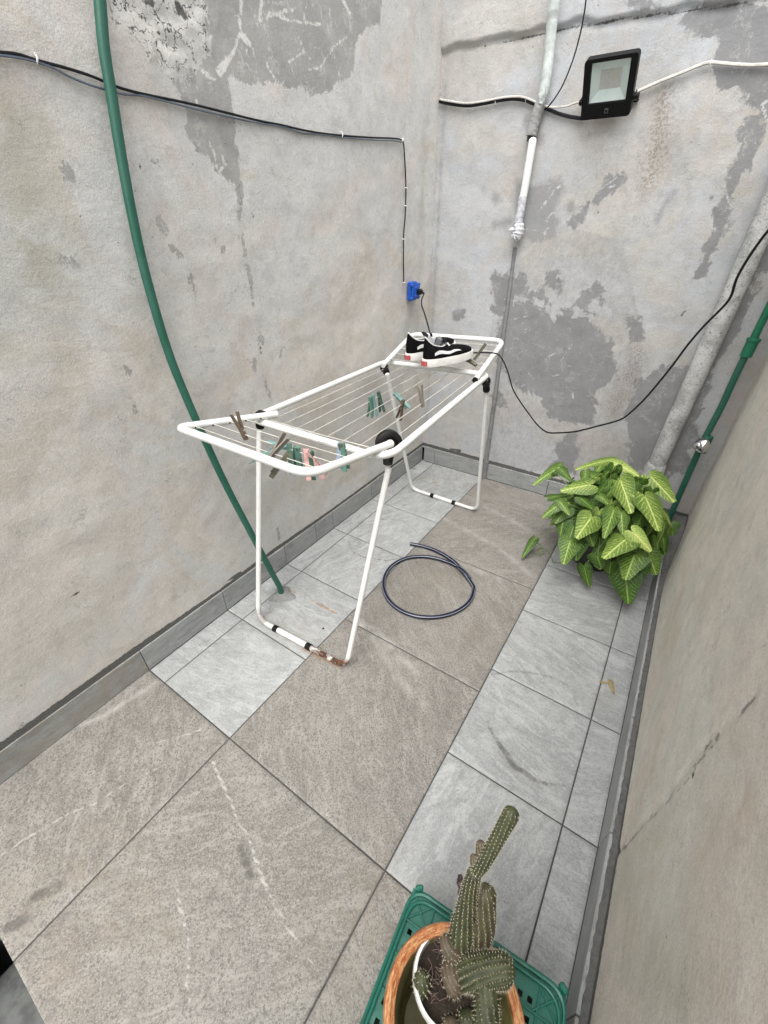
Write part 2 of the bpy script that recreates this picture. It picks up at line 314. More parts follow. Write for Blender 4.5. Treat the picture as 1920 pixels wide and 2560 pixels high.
for (cy, cz, ry, rz, n_, a0) in ((-1.05, 1.82, .25, .14, 12, 1.9), (-1.32, 1.62, .07, .22, 8, 2.0), (-.75, 1.1, .45, .3, 14, .7)):
    for _ in range(n_): y, z, a, l = cy + ry * sc_.uniform(-1, 1), cz + rz * sc_.uniform(-1, 1), a0 + sc_.normal(0, .5), sc_.uniform(.01, .045); SL_.append(([(y, z), (y + l * math.cos(a), z + l * math.sin(a)), (y + l * 1.6 * math.cos(a + .4), z + l * 1.6 * math.sin(a + .4))], [.0004, sc_.uniform(.001, .0022), .0002]))
light = np.maximum(light, field(Y, Z, lines=SL_))
zero = np.zeros(X.shape)
grid_obj('plaster', np.stack([X, Y, Z], -1).reshape(-1, 3), nu, nv, plL, wl_e, dict(grey=grey, light=light, dark=dark, olive=olive, pink=pink, rust=zero, smudge=zero - .06, flake=flake))
# back wall
wb_e = empty('plaster_wall', (.75, .01, 0), 'stained plaster wall at the far end of the yard, carrying the floodlight and the pale pipe', 'wall')
nu, nv = 200, 340
X, Z = np.meshgrid(np.linspace(-.03, 1.64, nu), np.linspace(.10, ZT, nv))
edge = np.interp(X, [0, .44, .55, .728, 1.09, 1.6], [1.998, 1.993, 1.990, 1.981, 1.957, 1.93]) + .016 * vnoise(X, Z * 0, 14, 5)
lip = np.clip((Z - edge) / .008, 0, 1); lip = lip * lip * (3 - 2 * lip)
bump = .010 * vnoise(X, Z, 2.3, 11) + .006 * vnoise(X, Z, 6, 12) + .0025 * vnoise(X, Z, 19, 13)
Yb = .004 + bump * np.clip((Z - .1) / .25, 0, 1) - lip * (.012 + .006 * vnoise(X, Z, 9, 14)) + .003 * np.exp(-((Z - edge + .008) / .010) ** 2)
Xf = X.copy()
grey = field(X, Z, polys=[[(0.996,1.972),(1.0,1.9),(1.057,1.868),(1.048,1.813),(1.096,1.762),(1.179,1.723),(1.227,1.658),(1.33,1.618),(1.239,1.931)],
   [(1.207,1.68),(1.212,1.606),(1.217,1.518),(1.217,1.435),(1.231,1.36),(1.229,1.295),(1.218,1.213),(1.22,1.184),(1.25,1.2),(1.26,1.282),(1.273,1.335),(1.254,1.434),(1.271,1.515),(1.284,1.569),(1.284,1.652)],
   [(0.343,1.131),(0.362,1.15),(0.476,1.155),(0.513,1.173),(0.546,1.105),(0.624,1.109),(0.658,1.041),(0.58,1.036),(0.492,1.066),(0.434,0.968),(0.376,0.983)],
   [(0.61,1.177),(0.655,1.187),(0.692,1.147),(0.685,1.095),(0.634,1.11)],[(0.806,1.086),(0.845,1.096),(0.854,1.038),(0.872,1.005),(0.816,1.009),(0.79,1.042)],[(0.857,1.13),(0.889,1.107),(0.918,1.059),(0.895,1.049),(0.857,1.097)],
   [(0.137,0.975),(0.225,0.991),(0.22,0.93),(0.146,0.924)],
   [(0.456,1.027),(0.573,1.071),(0.688,0.99),(0.778,1.015),(0.9,0.964),(1.009,0.858),(1.048,0.751),(0.993,0.683),(1.003,0.493),(0.927,0.476),(0.773,0.5),(0.693,0.565),(0.523,0.625),(0.435,0.744),(0.421,0.908)],
   [(1.163,0.507),(1.131,0.647),(1.159,0.73),(1.251,0.854),(1.379,0.837),(1.44,0.668),(1.486,0.351),(1.257,0.282),(1.208,0.385)],[(1.028,1.001),(1.071,1.021),(1.117,0.925),(1.073,0.902)],
   [(0.851,0.34),(0.937,0.433),(0.99,0.303),(0.978,0.173),(0.845,0.159)],[(0.432,0.598),(0.51,0.565),(0.532,0.499),(0.448,0.494)]],
   lines=[([(0.695,1.366),(0.722,1.394),(0.746,1.429),(0.798,1.475),(0.849,1.512)],[.006,.012,.020,.022,.016]),([(0.757,2.014),(0.993,1.919)],.012),([(1.375,.2),(1.40,1.0),(1.44,1.9)],[.03,.035,.045])])
sm = field(X, Z, polys=[[(0.409,1.54),(0.486,1.515),(0.604,1.537),(0.634,1.481),(0.612,1.425),(0.642,1.366),(0.638,1.306),(0.53,1.289),(0.467,1.321),(0.404,1.46)]],
   lines=[([(0.314,1.471),(0.325,1.463)],.02),([(0.329,1.369),(0.398,1.376)],[.015,.02]),([(0.671,1.431),(0.676,1.424)],.022),([(0.427,1.733),(0.483,1.664)],.02),([(.02,.3),(.02,1.9)],.004),([(1.022,1.376),(1.049,1.466)],.01)])
zone = inside(X, Z, [(0.394,1.151),(0.642,1.366),(0.923,1.307),(1.076,1.005),(1.326,0.303),(0.512,0.059),(0.356,0.62)]); sm = np.where(zone, np.maximum(sm, -.003), sm)
z2 = inside(X, Z, [(0.653,1.676),(1.004,1.679),(1.179,1.361),(0.931,1.278),(0.651,1.481)]); sm = np.where(z2, np.maximum(sm, -.008), sm)
ch = np.interp(Z, [.1, .6, 1.3], [.022, .018, .014]); cx = np.interp(Z, [.1, 1.3], [.462, .452])
dark = field(X, Z, lines=[([(.0, 1.990), (.2, 1.986), (.44, 1.984), (.55, 1.982), (.728, 1.974), (1.09, 1.950), (1.6, 1.923)], [.0005, .001, .002, .0035, .003, .002, .002]), ([(0, .122), (.45, .118), (.9, .116), (1.6, .112)], [.011, .013, .010, .012]), ([(0.206,0.142),(0.278,0.144)],[.004,.008]),([(0.149,0.899),(0.151,0.897)],.002),([(0.791,1.404),(0.795,1.403)],.003),([(0.627,1.255),(0.643,1.243)],.0005),  # first line paints the shadow under the lip into the plaster colour
   ([(0.561,0.75),(0.633,0.53)],.0003),([(1.224,1.026),(1.234,1.051)],.003),([(0.02,1.834),(0.024,1.83)],.008)])
light = field(X, Z, lines=[([(0.557,1.484),(0.595,1.538)],.002),([(0.572,1.462),(0.607,1.51)],.0015),([(0.614,1.374),(0.644,1.321)],.002),([(0.584,1.305),(0.586,1.382)],.002),([(1.252,1.705),(1.239,1.697),(1.27,1.654),(1.294,1.641)],[.004,.005,.004,.003]),
   ([(0.78,1.482),(0.837,1.526)],.002),([(0.81,1.488),(0.838,1.497)],.003),([(1.226,1.459),(1.253,1.422)],.003),([(1.217,1.348),(1.237,1.345)],.003),([(0.539,1.033),(0.559,1.141)],.0015),([(0.774,0.78),(0.812,0.872)],.002),([(0.869,0.63),(0.881,0.6)],.004),([(0.48,0.953),(0.57,0.98)],.0015)])
sc_ = np.random.RandomState(5); SL_ = []
for (cx_, cz, rx_, rz, n_, a0) in ((.52, 1.36, .08, .14, 22, 1.1), (.60, .62, .22, .25, 40, .9), (.66, 1.48, .05, .07, 8, .8), (1.1, .75, .12, .2, 10, 1.0), (.50, .95, .12, .1, 12, 1.2)):
    for _ in range(n_): y, z, a, l = cx_ + rx_ * sc_.uniform(-1, 1), cz + rz * sc_.uniform(-1, 1), a0 + sc_.normal(0, .7), sc_.uniform(.015, .05); SL_.append(([(y, z), (y + l * math.cos(a), z + l * math.sin(a)), (y + l * 1.7 * math.cos(a - .3), z + l * 1.7 * math.sin(a - .3))], [.0003, sc_.uniform(.0008, .0018), .0002]))
light = np.maximum(light, field(X, Z, lines=SL_))
rust = soft(X, Z, [([(0.929,1.751),(0.948,1.65),(0.957,1.544),(0.955,1.507)], .080, .85), ([(0.919,1.521),(0.964,1.469)], .06, .35), ([(1.116,0.872),(1.104,0.741),(1.078,0.575)], .075, .75)])
olive = soft(X, Z, [([(1.56, .1), (1.57, 1.9)], .07, .35), ([(0.908,1.795),(0.942,1.628)], .09, .55), ([(1.072,1.629),(1.055,1.526)], .08, .35), ([(0.835,1.277),(0.993,1.279),(0.984,1.096)], .14, .35), ([(1.127,0.837),(1.089,0.468)], .09, .4), ([(0, 1.2), (0, .5)], .06, .4), ([(0.344,2.0),(0.336,2.044)], .08, .4)])
pink = soft(X, Z, [([(1.56, .1), (1.57, 1.9)], .09, 1.0), ([(0.692,1.147),(0.911,0.991)], .15, .4), ([(0.614,0.503),(0.968,0.393)], .15, .5), ([(0.891,1.419),(1.026,1.362)], .1, .3), ([(0.721,1.705),(0.703,1.659)], .1, .25)])
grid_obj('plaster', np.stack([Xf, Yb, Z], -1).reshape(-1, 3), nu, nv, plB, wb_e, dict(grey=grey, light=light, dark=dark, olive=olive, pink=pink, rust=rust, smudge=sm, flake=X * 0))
# right wall, bending away into the far corner
wr_e = empty('plaster_wall', (1.52, -1.3, 0), 'beige plaster wall along the right edge with a shallow diagonal crack', 'wall')
nu, nv = 400, 200
Y, Z = np.meshgrid(np.linspace(-3.6, 0.03, nu), np.linspace(.10, 1.95, nv))
bump = .008 * vnoise(Y, Z, 2.3, 21) + .005 * vnoise(Y, Z, 6, 22) + .002 * vnoise(Y, Z, 19, 23)
k = np.clip((Y + .75) / .75, 0, 1)
rx = 1.508 + .058 * k * k * (3 - 2 * k)
X = rx + bump * np.clip((Z - .1) / .25, 0, 1) - .012 * np.clip(1 - np.abs(Z - .5 - .5 * (Y + 1)) / .06, 0, 1) * 0
ck = seg_d(Y, Z, [(-1.735,0.125),(-1.735,0.295),(-1.747,0.455),(-1.731,0.563),(-1.742,0.674),(-1.754,0.789)]); X = X + .004 * np.clip(1 - ck / .015, 0, 1)
dark = field(Y, Z, lines=[([(-3.6, .122), (-1.9, .120), (-1.3, .114), (0, .112)], [.024, .020, .014, .016]), ([(-1.761,0.563),(-1.766,0.567)],[.004,.005]),
   ([(-1.738,0.709),(-1.744,0.713)],.002)])
grey = field(Y, Z, lines=[([(-1.735,0.125),(-1.744,0.222),(-1.742,0.303)],[.003,.0015,.002]),([(-1.734,0.597),(-1.741,0.659)],[.001,.003]),([(-1.74,0.297),(-1.763,0.497),(-1.751,0.598),(-1.75,0.674),(-1.757,0.789)],[.002,.001,.002,.001,.003])])
olive = soft(Y, Z, [([(-1.817,0.203),(-1.991,0.374),(-2.066,0.552)], .16, .45), ([(-1.813,0.391),(-1.791,0.465)], .07, .4), ([(-1.449,0.278),(-1.032,0.363)], .15, .25)])
pink = soft(Y, Z, [([(-1.859,0.607),(-2.006,0.663),(-2.055,0.711)], .14, .6), ([(-1.791,0.632),(-1.779,0.763)], .1, .35), ([(-1.446,0.153),(-1.26,0.22)], .05, .4)])
zero = np.zeros(X.shape)
grid_obj('plaster', np.stack([X, Y, Z], -1).reshape(-1, 3), nu, nv, plR, wr_e, dict(grey=grey, light=zero - .06, dark=dark, olive=olive, pink=pink, rust=zero, smudge=zero - .06, flake=zero), flip=True)

# ------------------------------------------------------------------ tiles
def tile_mat(name, a, b, streak, veinc, speck, rough=.5):
    t = NT(name); p = t.attr('tuv', 'Vector')
    big = t.noise(p, 5, 4, .55, .8); st = t.noise(t.map(p, (3.0, 10, 1)), 2.3, 7, .70, 1.6); st2 = t.noise(t.map(p, (9, 34, 1)), 2.0, 6, .78, 1.8)
    c = t.mix(t.step(big, .35, .66), a, b); up = lambda c_, f_: tuple(min(1, q * f_) for q in c_)
    c = t.mix(t.step(st, .46, .66, 0, .85), c, streak); c = t.mix(t.step(st2, .50, .66, 0, .55), c, up(a, 1.28)); c = t.mix(t.step(st2, .32, .44, .35, 0), c, up(b, .70))
    c = t.mix(t.step(st, .30, .44, .6, 0), c, up(b, .70))
    g = t.noise(p, 170, 2, .85); g2 = t.noise(p, 260, 2, .8)
    c = t.mix(t.step(g, .50, .60, 0, speck), c, up(b, .50)); c = t.mix(t.step(g2, .53, .63, 0, speck), c, up(a, 1.45)); mm = t.noise(p, 28, 4, .75); c = t.mix(t.step(mm, .52, .66, 0, .35), c, up(b, .66))
    wp = t.co(); wob = t.math('MULTIPLY', t.math('SUBTRACT', t.noise(wp, 45, 5, .7, .5), .5), .012)
    v = t.step(t.math('ADD', t.attr('vein'), wob), -.0014, .0032); v = t.math('MULTIPLY', v, t.step(t.noise(wp, 26, 4, .7), .16, .40)); c = t.mix(t.math('MULTIPLY', v, .7), c, veinc)
    lb = t.math('MULTIPLY', t.attr('band'), t.step(t.noise(p, 20, 4, .6), .3, .6)); c = t.mix(t.math('MULTIPLY', lb, .6), c, veinc)
    yl = t.math('MULTIPLY', t.attr('brownish'), t.step(t.noise(wp, 18, 5, .7), .35, .6)); c = t.mix(t.math('MULTIPLY', yl, .45), c, (.23, .185, .125))
    ru = t.step(t.math('ADD', t.attr('rust'), t.math('MULTIPLY', t.math('SUBTRACT', t.noise(wp, 60, 4, .7), .5), .02)), -.003, .003); c = t.mix(t.math('MULTIPLY', ru, .75), c, (.30, .155, .055))
    d = t.step(t.math('ADD', t.attr('dirt'), t.math('MULTIPLY', t.math('SUBTRACT', t.noise(wp, 55, 5, .75), .5), .016)), -.004, .005)
    d = t.math('MULTIPLY', d, t.step(t.noise(wp, 24, 3, .6), .30, .60, .15, .8)); c = t.mix(d, c, (.085, .08, .072))
    h = t.math('ADD', t.math('MULTIPLY', st2, .6), t.math('MULTIPLY', g, .45)); t.bump(h, .35, .0016)
    return t.fin(c, t.step(st, .3, .7, rough - .1, rough + .12), 0, .4)
tG = tile_mat('tile_grey', (.345, .355, .351), (.282, .291, .288), (.44, .45, .447), (.53, .53, .52), .30)
tB = tile_mat('tile_taupe', (.240, .226, .205), (.180, .168, .151), (.315, .300, .276), (.47, .46, .43), .72)
tS = tile_mat('tile_skirting', (.30, .31, .305), (.235, .243, .238), (.36, .37, .365), (.42, .42, .41), .2)
grout = simple('grout', (.075, .075, .072), (.045, .045, .043), .9, 90)
GAP = .0042
TX = [(0, .094, 'g'), (.094, .451, 'g')]
TILES = []
LY = [0, -.252, -.617, -.974, -1.328, -1.685, -2.04]
for a, b in zip(LY[1:], LY): TILES += [(0, .094, a, b, 'g'), (.094, .451, a, b, 'g')]
for a, b in zip([-.252, -.837, -1.443, -2.04, -2.637], [0, -.252, -.837, -1.443, -2.04]): TILES.append((.451, 1.051, a, b, 'b'))
RY = [0, -.28, -.632, -.982, -1.332, -1.689, -2.04]
for a, b in zip(RY[1:], RY): TILES += [(1.051, 1.399, a, b, 'g'), (1.399, 1.49, a, b, 'g')]
TILES += [(-.004, .451, -2.637, -2.04, 'b'), (1.051, 1.49, -2.637, -2.04, 'b')]
V = []; F = []; T = []; MI = []; n0 = 0; seed = 0
for (x0, x1, y0, y1, k) in TILES:
    seed += 1; g = GAP / 2; x0 += g; x1 -= g; y0 += g; y1 -= g
    r = np.random.RandomState(seed)
    xs = np.r_[x0, x0 + .0012, np.linspace(x0, x1, max(3, int((x1 - x0) / .009)))[1:-1], x1 - .0012, x1]; ys = np.r_[y0, y0 + .0012, np.linspace(y0, y1, max(3, int((y1 - y0) / .009)))[1:-1], y1 - .0012, y1]
    XX, YY = np.meshgrid(xs, ys); ZZ = np.full(XX.shape, r.uniform(-.0004, .0004)); ZZ[0, :] = ZZ[-1, :] = -.0012; ZZ[:, 0] = ZZ[:, -1] = -.0012
    a = {'g': R(r.choice([0, 90]) + r.uniform(-25, 25)), 'b': R(r.choice([-35, 55, -25]) + r.uniform(-12, 12))}[k]
    ox, oy = r.uniform(-20, 20, 2); U_ = np.stack([XX * math.cos(a) + YY * math.sin(a) + ox, -XX * math.sin(a) + YY * math.cos(a) + oy, XX * 0 + r.uniform(0, 9)], -1)
    V.append(np.stack([XX, YY, ZZ], -1).reshape(-1, 3)); T.append(U_.reshape(-1, 3)); f = grid_faces(len(xs), len(ys)) + n0; F.append(f); MI.append(np.full(len(f), 0 if k == 'g' else 1)); n0 += XX.size
    # skirts down into the joint
    c = [(x0, y0), (x1, y0), (x1, y1), (x0, y1)]
    for i in range(4):
        (ax, ay), (bx, by) = c[i], c[(i + 1) % 4]; zb = -.012 if y0 < -2.6 and i == 0 else -.006
        V.append(np.array([(ax, ay, -.0012), (bx, by, -.0012), (bx, by, zb), (ax, ay, zb)])); T.append(np.array([(ox, oy, 0)] * 4) + r.rand(4, 3) * .1); F.append(np.array([[n0 + 3, n0 + 2, n0 + 1, n0]])); MI.append([0 if k == 'g' else 1]); n0 += 4
# grout bed and the concrete step edge
V.append(np.array([(-.02, -2.634, -.0032), (1.53, -2.634, -.0032), (1.53, .02, -.0032), (-.02, .02, -.0032), (-.02, -2.634, -.17), (1.53, -2.634, -.17)])); T.append(np.zeros((6, 3)))
F.append(np.array([[n0, n0 + 1, n0 + 2, n0 + 3], [n0 + 4, n0 + 5, n0 + 1, n0]])); MI.append([2, 2])
V = np.concatenate(V); T = np.concatenate(T); F = np.concatenate(F); MI = np.concatenate(MI)
me = bpy.data.meshes.new('floor'); me.vertices.add(len(V)); me.vertices.foreach_set('co', V.astype(np.float32).ravel())
me.loops.add(F.size); me.loops.foreach_set('vertex_index', F.astype(np.int32).ravel()); me.polygons.add(len(F)); me.polygons.foreach_set('loop_start', np.arange(0, F.size, 4, dtype=np.int32)); me.polygons.foreach_set('loop_total', np.full(len(F), 4, np.int32))
for m in (tG, tB, grout): me.materials.append(m)
me.polygons.foreach_set('material_index', MI.astype(np.int32)); me.update(calc_edges=True)
X_, Y_ = V[:, 0], V[:, 1]
vein = field(X_, Y_, lines=[
  ([(0.372,-2.169),(0.339,-2.229),(0.306,-2.297),(0.29,-2.342),(0.288,-2.367),(0.257,-2.411),(0.239,-2.45),(0.213,-2.522),(0.201,-2.574)],[.001,.0032,.0026,.0026,.004,.0026,.0032,.004,.003]),
  ([(0.354,-2.033),(0.35,-2.076),(0.308,-2.135),(0.221,-2.231)],[.003,.004,.002,.001]),
  ([(0.467,-2.116),(0.541,-2.14),(0.607,-2.159),(0.645,-2.175),(0.702,-2.183),(0.799,-2.223),(0.859,-2.241),(0.926,-2.254),(0.999,-2.263),(1.048,-2.272)],[.0055,.005,.0042,.004,.0032,.005,.0042,.004,.0025,.0015]),
  ([(0.628,-2.349),(0.687,-2.376),(0.733,-2.388),(0.772,-2.411),(0.803,-2.44),(0.835,-2.454)],[.003,.005,.0026,.0032,.0042,.002]),([(0.462,-2.244),(0.582,-2.324)],.001),
  ([(0.668,-1.831),(0.728,-1.877),(0.758,-1.913),(0.824,-2.002),(0.852,-2.03)],[.001,.002,.002,.002,.005]),([(0.676,-2.214),(0.645,-2.202)],.001),([(0.263,-2.595),(0.314,-2.508),(0.346,-2.424)],.0008),
  ([(0.598,-2.25),(0.574,-2.239)],.001),([(0.43,-2.135),(0.452,-2.062)],.001),
  ([(0.351,-1.931),(0.353,-1.983),(0.331,-2.032)],.001)])
band = soft(X_, Y_, [([(0.069,-2.052),(0.056,-2.141),(0.034,-2.235),(-0.001,-2.315),(-0.01,-2.38)], .022, 1), ([(0.007,-2.096),(-0.015,-2.212),(-0.024,-2.334)], .04, .6), ([(0.501,-1.435),(0.586,-1.426),(0.826,-1.499)], .03, .9), ([(0.596,-1.455),(0.795,-1.56),(0.912,-1.592)], .03, .5), ([(0.463,-0.561),(0.818,-0.638),(1.019,-0.754)], .03, .6), ([(0.495,-0.852),(0.656,-0.857),(0.904,-0.863)], .03, .7), ([(0.41,-0.248),(0.911,-0.412)], .03, .5)])
brn = soft(X_, Y_, [([(0.426,-2.433),(0.352,-2.576),(0.346,-2.623)], .2, .6), ([(0.552,-2.621),(0.582,-2.465)], .25, .6), ([(1.028,-2.03),(1.092,-2.201)], .15, .5), ([(1.053,-2.149),(1.197,-2.201)], .25, .8), ([(0.649,-1.125),(0.691,-0.971)], .2, .7), ([(0.898,-1.278),(0.986,-1.121)], .18, .5), ([(0.244,-1.616),(0.369,-1.606)], .14, .45), ([(0.693,-2.427),(0.698,-2.428)], .07, .8), ([(0.256,-0.106),(0.494,-0.135)], .15, .4), ([(-0.441,-1.549),(-0.485,-1.541)], .1, .2), ([(1.429,-1.247),(1.424,-1.178)], .06, .5)])
rust = field(X_, Y_, lines=[([(0.263,-1.446),(0.323,-1.443),(0.401,-1.441)],[.004,.005,.003]),([(0.132,-1.454),(0.175,-1.449)],[.004,.003]),([(0.258,-1.651),(0.433,-1.652),(0.581,-1.639)],[.002,.004,.005])])
rg = [(c * .125 + .0, s_) for c, s_ in []]
dirt = field(X_, Y_, lines=[
  ([(0.702,-2.202),(0.711,-2.217)],[.006,.008]),([(0.727,-2.22),(0.731,-2.221)],.010),([(0.743,-2.226),(0.752,-2.228)],.009),([(0.766,-2.238),(0.774,-2.239)],.010),([(0.881,-2.248),(0.888,-2.25)],.005),([(0.834,-2.108),(0.835,-2.103)],.004),([(0.934,-2.093),(0.966,-2.066)],[.003,.001]),([(0.891,-2.202),(0.916,-2.193)],.002),
  ([(1.1,-1.501),(1.129,-1.545),(1.181,-1.582),(1.24,-1.616),(1.316,-1.618),(1.381,-1.585)],[.002,.004,.008,.010,.005,.002]),([(1.063,-1.353),(1.115,-1.302),(1.176,-1.27),(1.26,-1.24),(1.33,-1.252)],.003),([(1.366,-1.589),(1.411,-1.59)],.002),
  ([(0.13,-1.014),(0.206,-1.078),(0.279,-1.082),(0.395,-1.038),(0.443,-0.973)],.0032),([(0.088,-0.86),(0.165,-0.767),(0.276,-0.703),(0.403,-0.758)],.003),([(0.951,-1.031),(1.002,-1.072),(1.063,-1.052)],.0012),
  ([(0.368,-2.557),(0.397,-2.515)],[.012,.014]),([(0.378,-2.618),(0.393,-2.592)],.012),([(0.086,-1.076),(0.127,-1.076)],.005),([(0.194,-0.581),(0.201,-0.561)],.006),
  ([(1.324,-0.791),(1.358,-0.79),(1.374,-0.715)],.001),([(1.461,-0.754),(1.476,-0.746)],.0015),([(0.612,-0.522),(0.755,-0.472)],.0005),([(0.711,-0.264),(0.789,-0.248)],.002),([(1.525,-1.514),(1.528,-1.515)],.004),([(1.419,-1.592),(1.421,-1.593)],.003)])
gr_ = np.random.RandomState(11); GL = []
for _ in range(150):
    x, y = gr_.choice([gr_.uniform(0, 1.49), gr_.uniform(0, .12), gr_.uniform(1.05, 1.49)]), gr_.uniform(-2.6, 0); a = gr_.uniform(0, 6.3); l = gr_.uniform(.001, .012); GL.append(([(x, y), (x + l * math.cos(a), y + l * math.sin(a))], gr_.uniform(-.003, .0012)))
dirt = np.maximum(dirt, field(X_, Y_, lines=GL))
for k_, a_ in dict(vein=vein, band=band, brownish=brn, rust=rust, dirt=dirt).items(): at = me.attributes.new(k_, 'FLOAT', 'POINT'); at.data.foreach_set('value', a_.astype(np.float32))
at = me.attributes.new('tuv', 'FLOAT_VECTOR', 'POINT'); at.data.foreach_set('vector', T.astype(np.float32).ravel())
fl = bpy.data.objects.new('floor', me); COL.objects.link(fl); tag(fl, kind='structure')

# lower ground past the step edge, bottom-left
con = simple('concrete_dark', (.115, .12, .115), (.07, .072, .07), .85, 40)
mb = MB(); mb.box((.9, -3.25, -.195), (1.10, 1.19, .05), bev=.004)
lo = mb.build('lower_step', con, smooth=False); tag(lo, kind='structure')
mb = MB(); mb.box((.75, -3.2, -.46), (2.2, 1.2, .05)); tag(mb.build('lower_ground', con, smooth=False), kind='structure')

# skirting tiles on the three walls (each wall's own part)
def skirting(parent, spans, axis, pos, inward, h=.107, th=.010):
    mb = MB(); tv = []
    for i, (a, b) in enumerate(spans):
        g = .0014; L = b - a - 2 * g; c = (a + b) / 2; d = .0008 * ((i * 7) % 3)
        ctr = pos - inward * (th / 2) + inward * d * .5
        if axis == 'y': mb.box((ctr, c, h / 2 + .001), (th, L, h), bev=.0012)
        else: mb.box((c, ctr, h / 2 + .001), (L, th, h), bev=.0012)
    v = np.array(mb.v); al = v[:, 1] if axis == 'y' else v[:, 0]
    idx = np.repeat(np.arange(len(spans)), 32) * 3.7
    T = np.stack([al * .9 + idx, v[:, 2] * 1.4 + (v[:, 0] if axis == 'y' else v[:, 1]), idx], -1); z = np.zeros(len(v)) - .06
    mb.build('skirting', tS, parent, smooth=False, attrs=dict(tuv=T, vein=z, band=z * 0, brownish=np.where((v[:, 1] < -2.04) & (axis == 'y'), .9, 0.), rust=z, dirt=z))
    # mortar fill behind and on top of the tiles
    m2 = MB(); lo_, hi_ = spans[0][0], spans[-1][1]; N = int((hi_ - lo_) / .012); P = []
    for i in range(N + 1):
        s_ = lo_ + (hi_ - lo_) * i / N; zz = h + .004 + .003 * rng.rand(); dd = pos - inward * (.004 + .003 * rng.rand())
        if axis == 'y': P += [(dd, s_, h - .001), (dd - inward * .003, s_, zz), (pos - inward * .025, s_, zz + .014)]
        else: P += [(s_, dd, h - .001), (s_, dd - inward * .003, zz), (s_, pos - inward * .025, zz + .014)]
    f = []
    for i in range(N):
        for k_ in range(2): q = (i * 3 + k_, i * 3 + 3 + k_, i * 3 + 4 + k_, i * 3 + 1 + k_); f.append(q)
    m2.add(P, f); m2.build('mortar_strip', mort, parent)
mort = simple('mortar', (.13, .13, .125), (.07, .07, .068), .9, 70, bump=.5, bd=.003)
LYs = [-3.0, -2.66, -2.04, -1.685, -1.328, -1.11, -.974, -.617, -.43, -.252, -.001]
skirting(wl_e, list(zip(LYs[1:-1], LYs[2:])), 'y', 0.0, 1)
skirting(wb_e, [(.0105, .094), (.094, .447)], 'x', 0.0, -1, .107); skirting(wb_e, [(.478, .862), (.862, 1.19), (1.19, 1.479)], 'x', 0.0, -1, .104)
RYs = [-2.62, -2.04, -1.689, -1.332, -.982, -.632, -.28, -.011]
skirting(wr_e, list(zip(RYs, RYs[1:])), 'y', 1.49, -1, .103)
mb = MB(); P = []; N = 150
for i in range(N + 1):
    y = -2.62 + 2.62 * i / N; k = max(0, min(1, (y + .75) / .75)); xx = 1.508 + .058 * k * k * (3 - 2 * k); P += [(1.4985, y, .1015), (xx - .004, y, .106 + .004 * rng.rand()), (xx + .012, y, .125 + .004 * rng.rand())]
mb.add(P, [(i * 3 + k_, i * 3 + 1 + k_, i * 3 + 4 + k_, i * 3 + 3 + k_) for i in range(N) for k_ in range(2)]); mb.build('mortar_ledge', mort, wr_e)

# ------------------------------------------------------------------ materials for things
def paint_white():
    t = NT('white_enamel'); p = t.co(); n = t.noise(p, 30, 4); c = t.mix(t.step(n, .5, .75, 0, .5), (.71, .715, .69), (.60, .60, .565))
    c = t.mix(t.step(t.noise(p, 160, 3, .8), .66, .72, 0, .6), c, (.35, .30, .24))
    return t.fin(c, .35)
WH = paint_white()
def rusty():
    t = NT('rusty_enamel'); p = t.co(); r_ = t.step(t.noise(p, 34, 5, .75), .40, .50); sx = t.node('ShaderNodeSeparateXYZ'); t.l.new(p, sx.inputs[0])
    k = t.step(sx.outputs['X'], .38, .50); k = t.math('MULTIPLY', k, t.step(sx.outputs['Z'], .07, .03)); k2 = t.math('MULTIPLY', t.step(sx.outputs['X'], .24, .20), t.step(sx.outputs['Z'], .09, .04, 0, .55))
    k = t.math('MAXIMUM', k, k2); k = t.math('MULTIPLY', k, t.step(sx.outputs['Y'], -1.35, -1.45))
    under = t.step(t.math('ADD', sx.outputs['Z'], t.math('MULTIPLY', t.noise(p, 60, 4), .012)), .022, .012)
    f = t.math('MULTIPLY', k, t.math('MAXIMUM', r_, under)); c = t.mix(t.step(t.noise(p, 30, 4), .5, .75, 0, .5), (.71, .715, .69), (.60, .60, .565))
    rc = t.mix(t.step(t.noise(p, 90, 4), .4, .6), (.16, .055, .02), (.04, .02, .012)); c = t.mix(f, c, rc)
    t.bump(f, .4, .0008); return t.fin(c, t.step(f, 0, 1, .35, .85))
RUST = rusty()
BLK = simple('black_plastic', (.005, .005, .005), (.012, .011, .010), .5, 40, spec=.25)
BLG = simple('black_gloss', (.004, .0045, .005), (.007, .007, .008), .42, 20, rv=.05, spec=.2, bump=0)
WIRE = simple('coated_wire', (.62, .60, .54), (.30, .27, .22), .5, 35)
GRN = simple('green_pvc', (.015, .098, .066), (.026, .115, .082), .45, 14, bump=.3)
GRN2 = simple('green_pipe_bright', (.010, .145, .075), (.006, .09, .045), .4, 22)
CHR = NT('chrome').fin((.80, .80, .80), .12, 1)
CBL = simple('black_cable', (.007, .007, .008), (.016, .017, .02), .55, 50, spec=.25)
CBG = simple('grey_blue_cable', (.10, .125, .16), (.05, .055, .06), .45, 40)
CBW = simple('white_cable', (.62, .60, .56), (.42, .40, .36), .55, 60)
CLIP = simple('white_clip', (.75, .75, .72), None, .5, 60)
BLU = simple('blue_plastic', (.012, .085, .42), (.008, .05, .28), .38, 50)

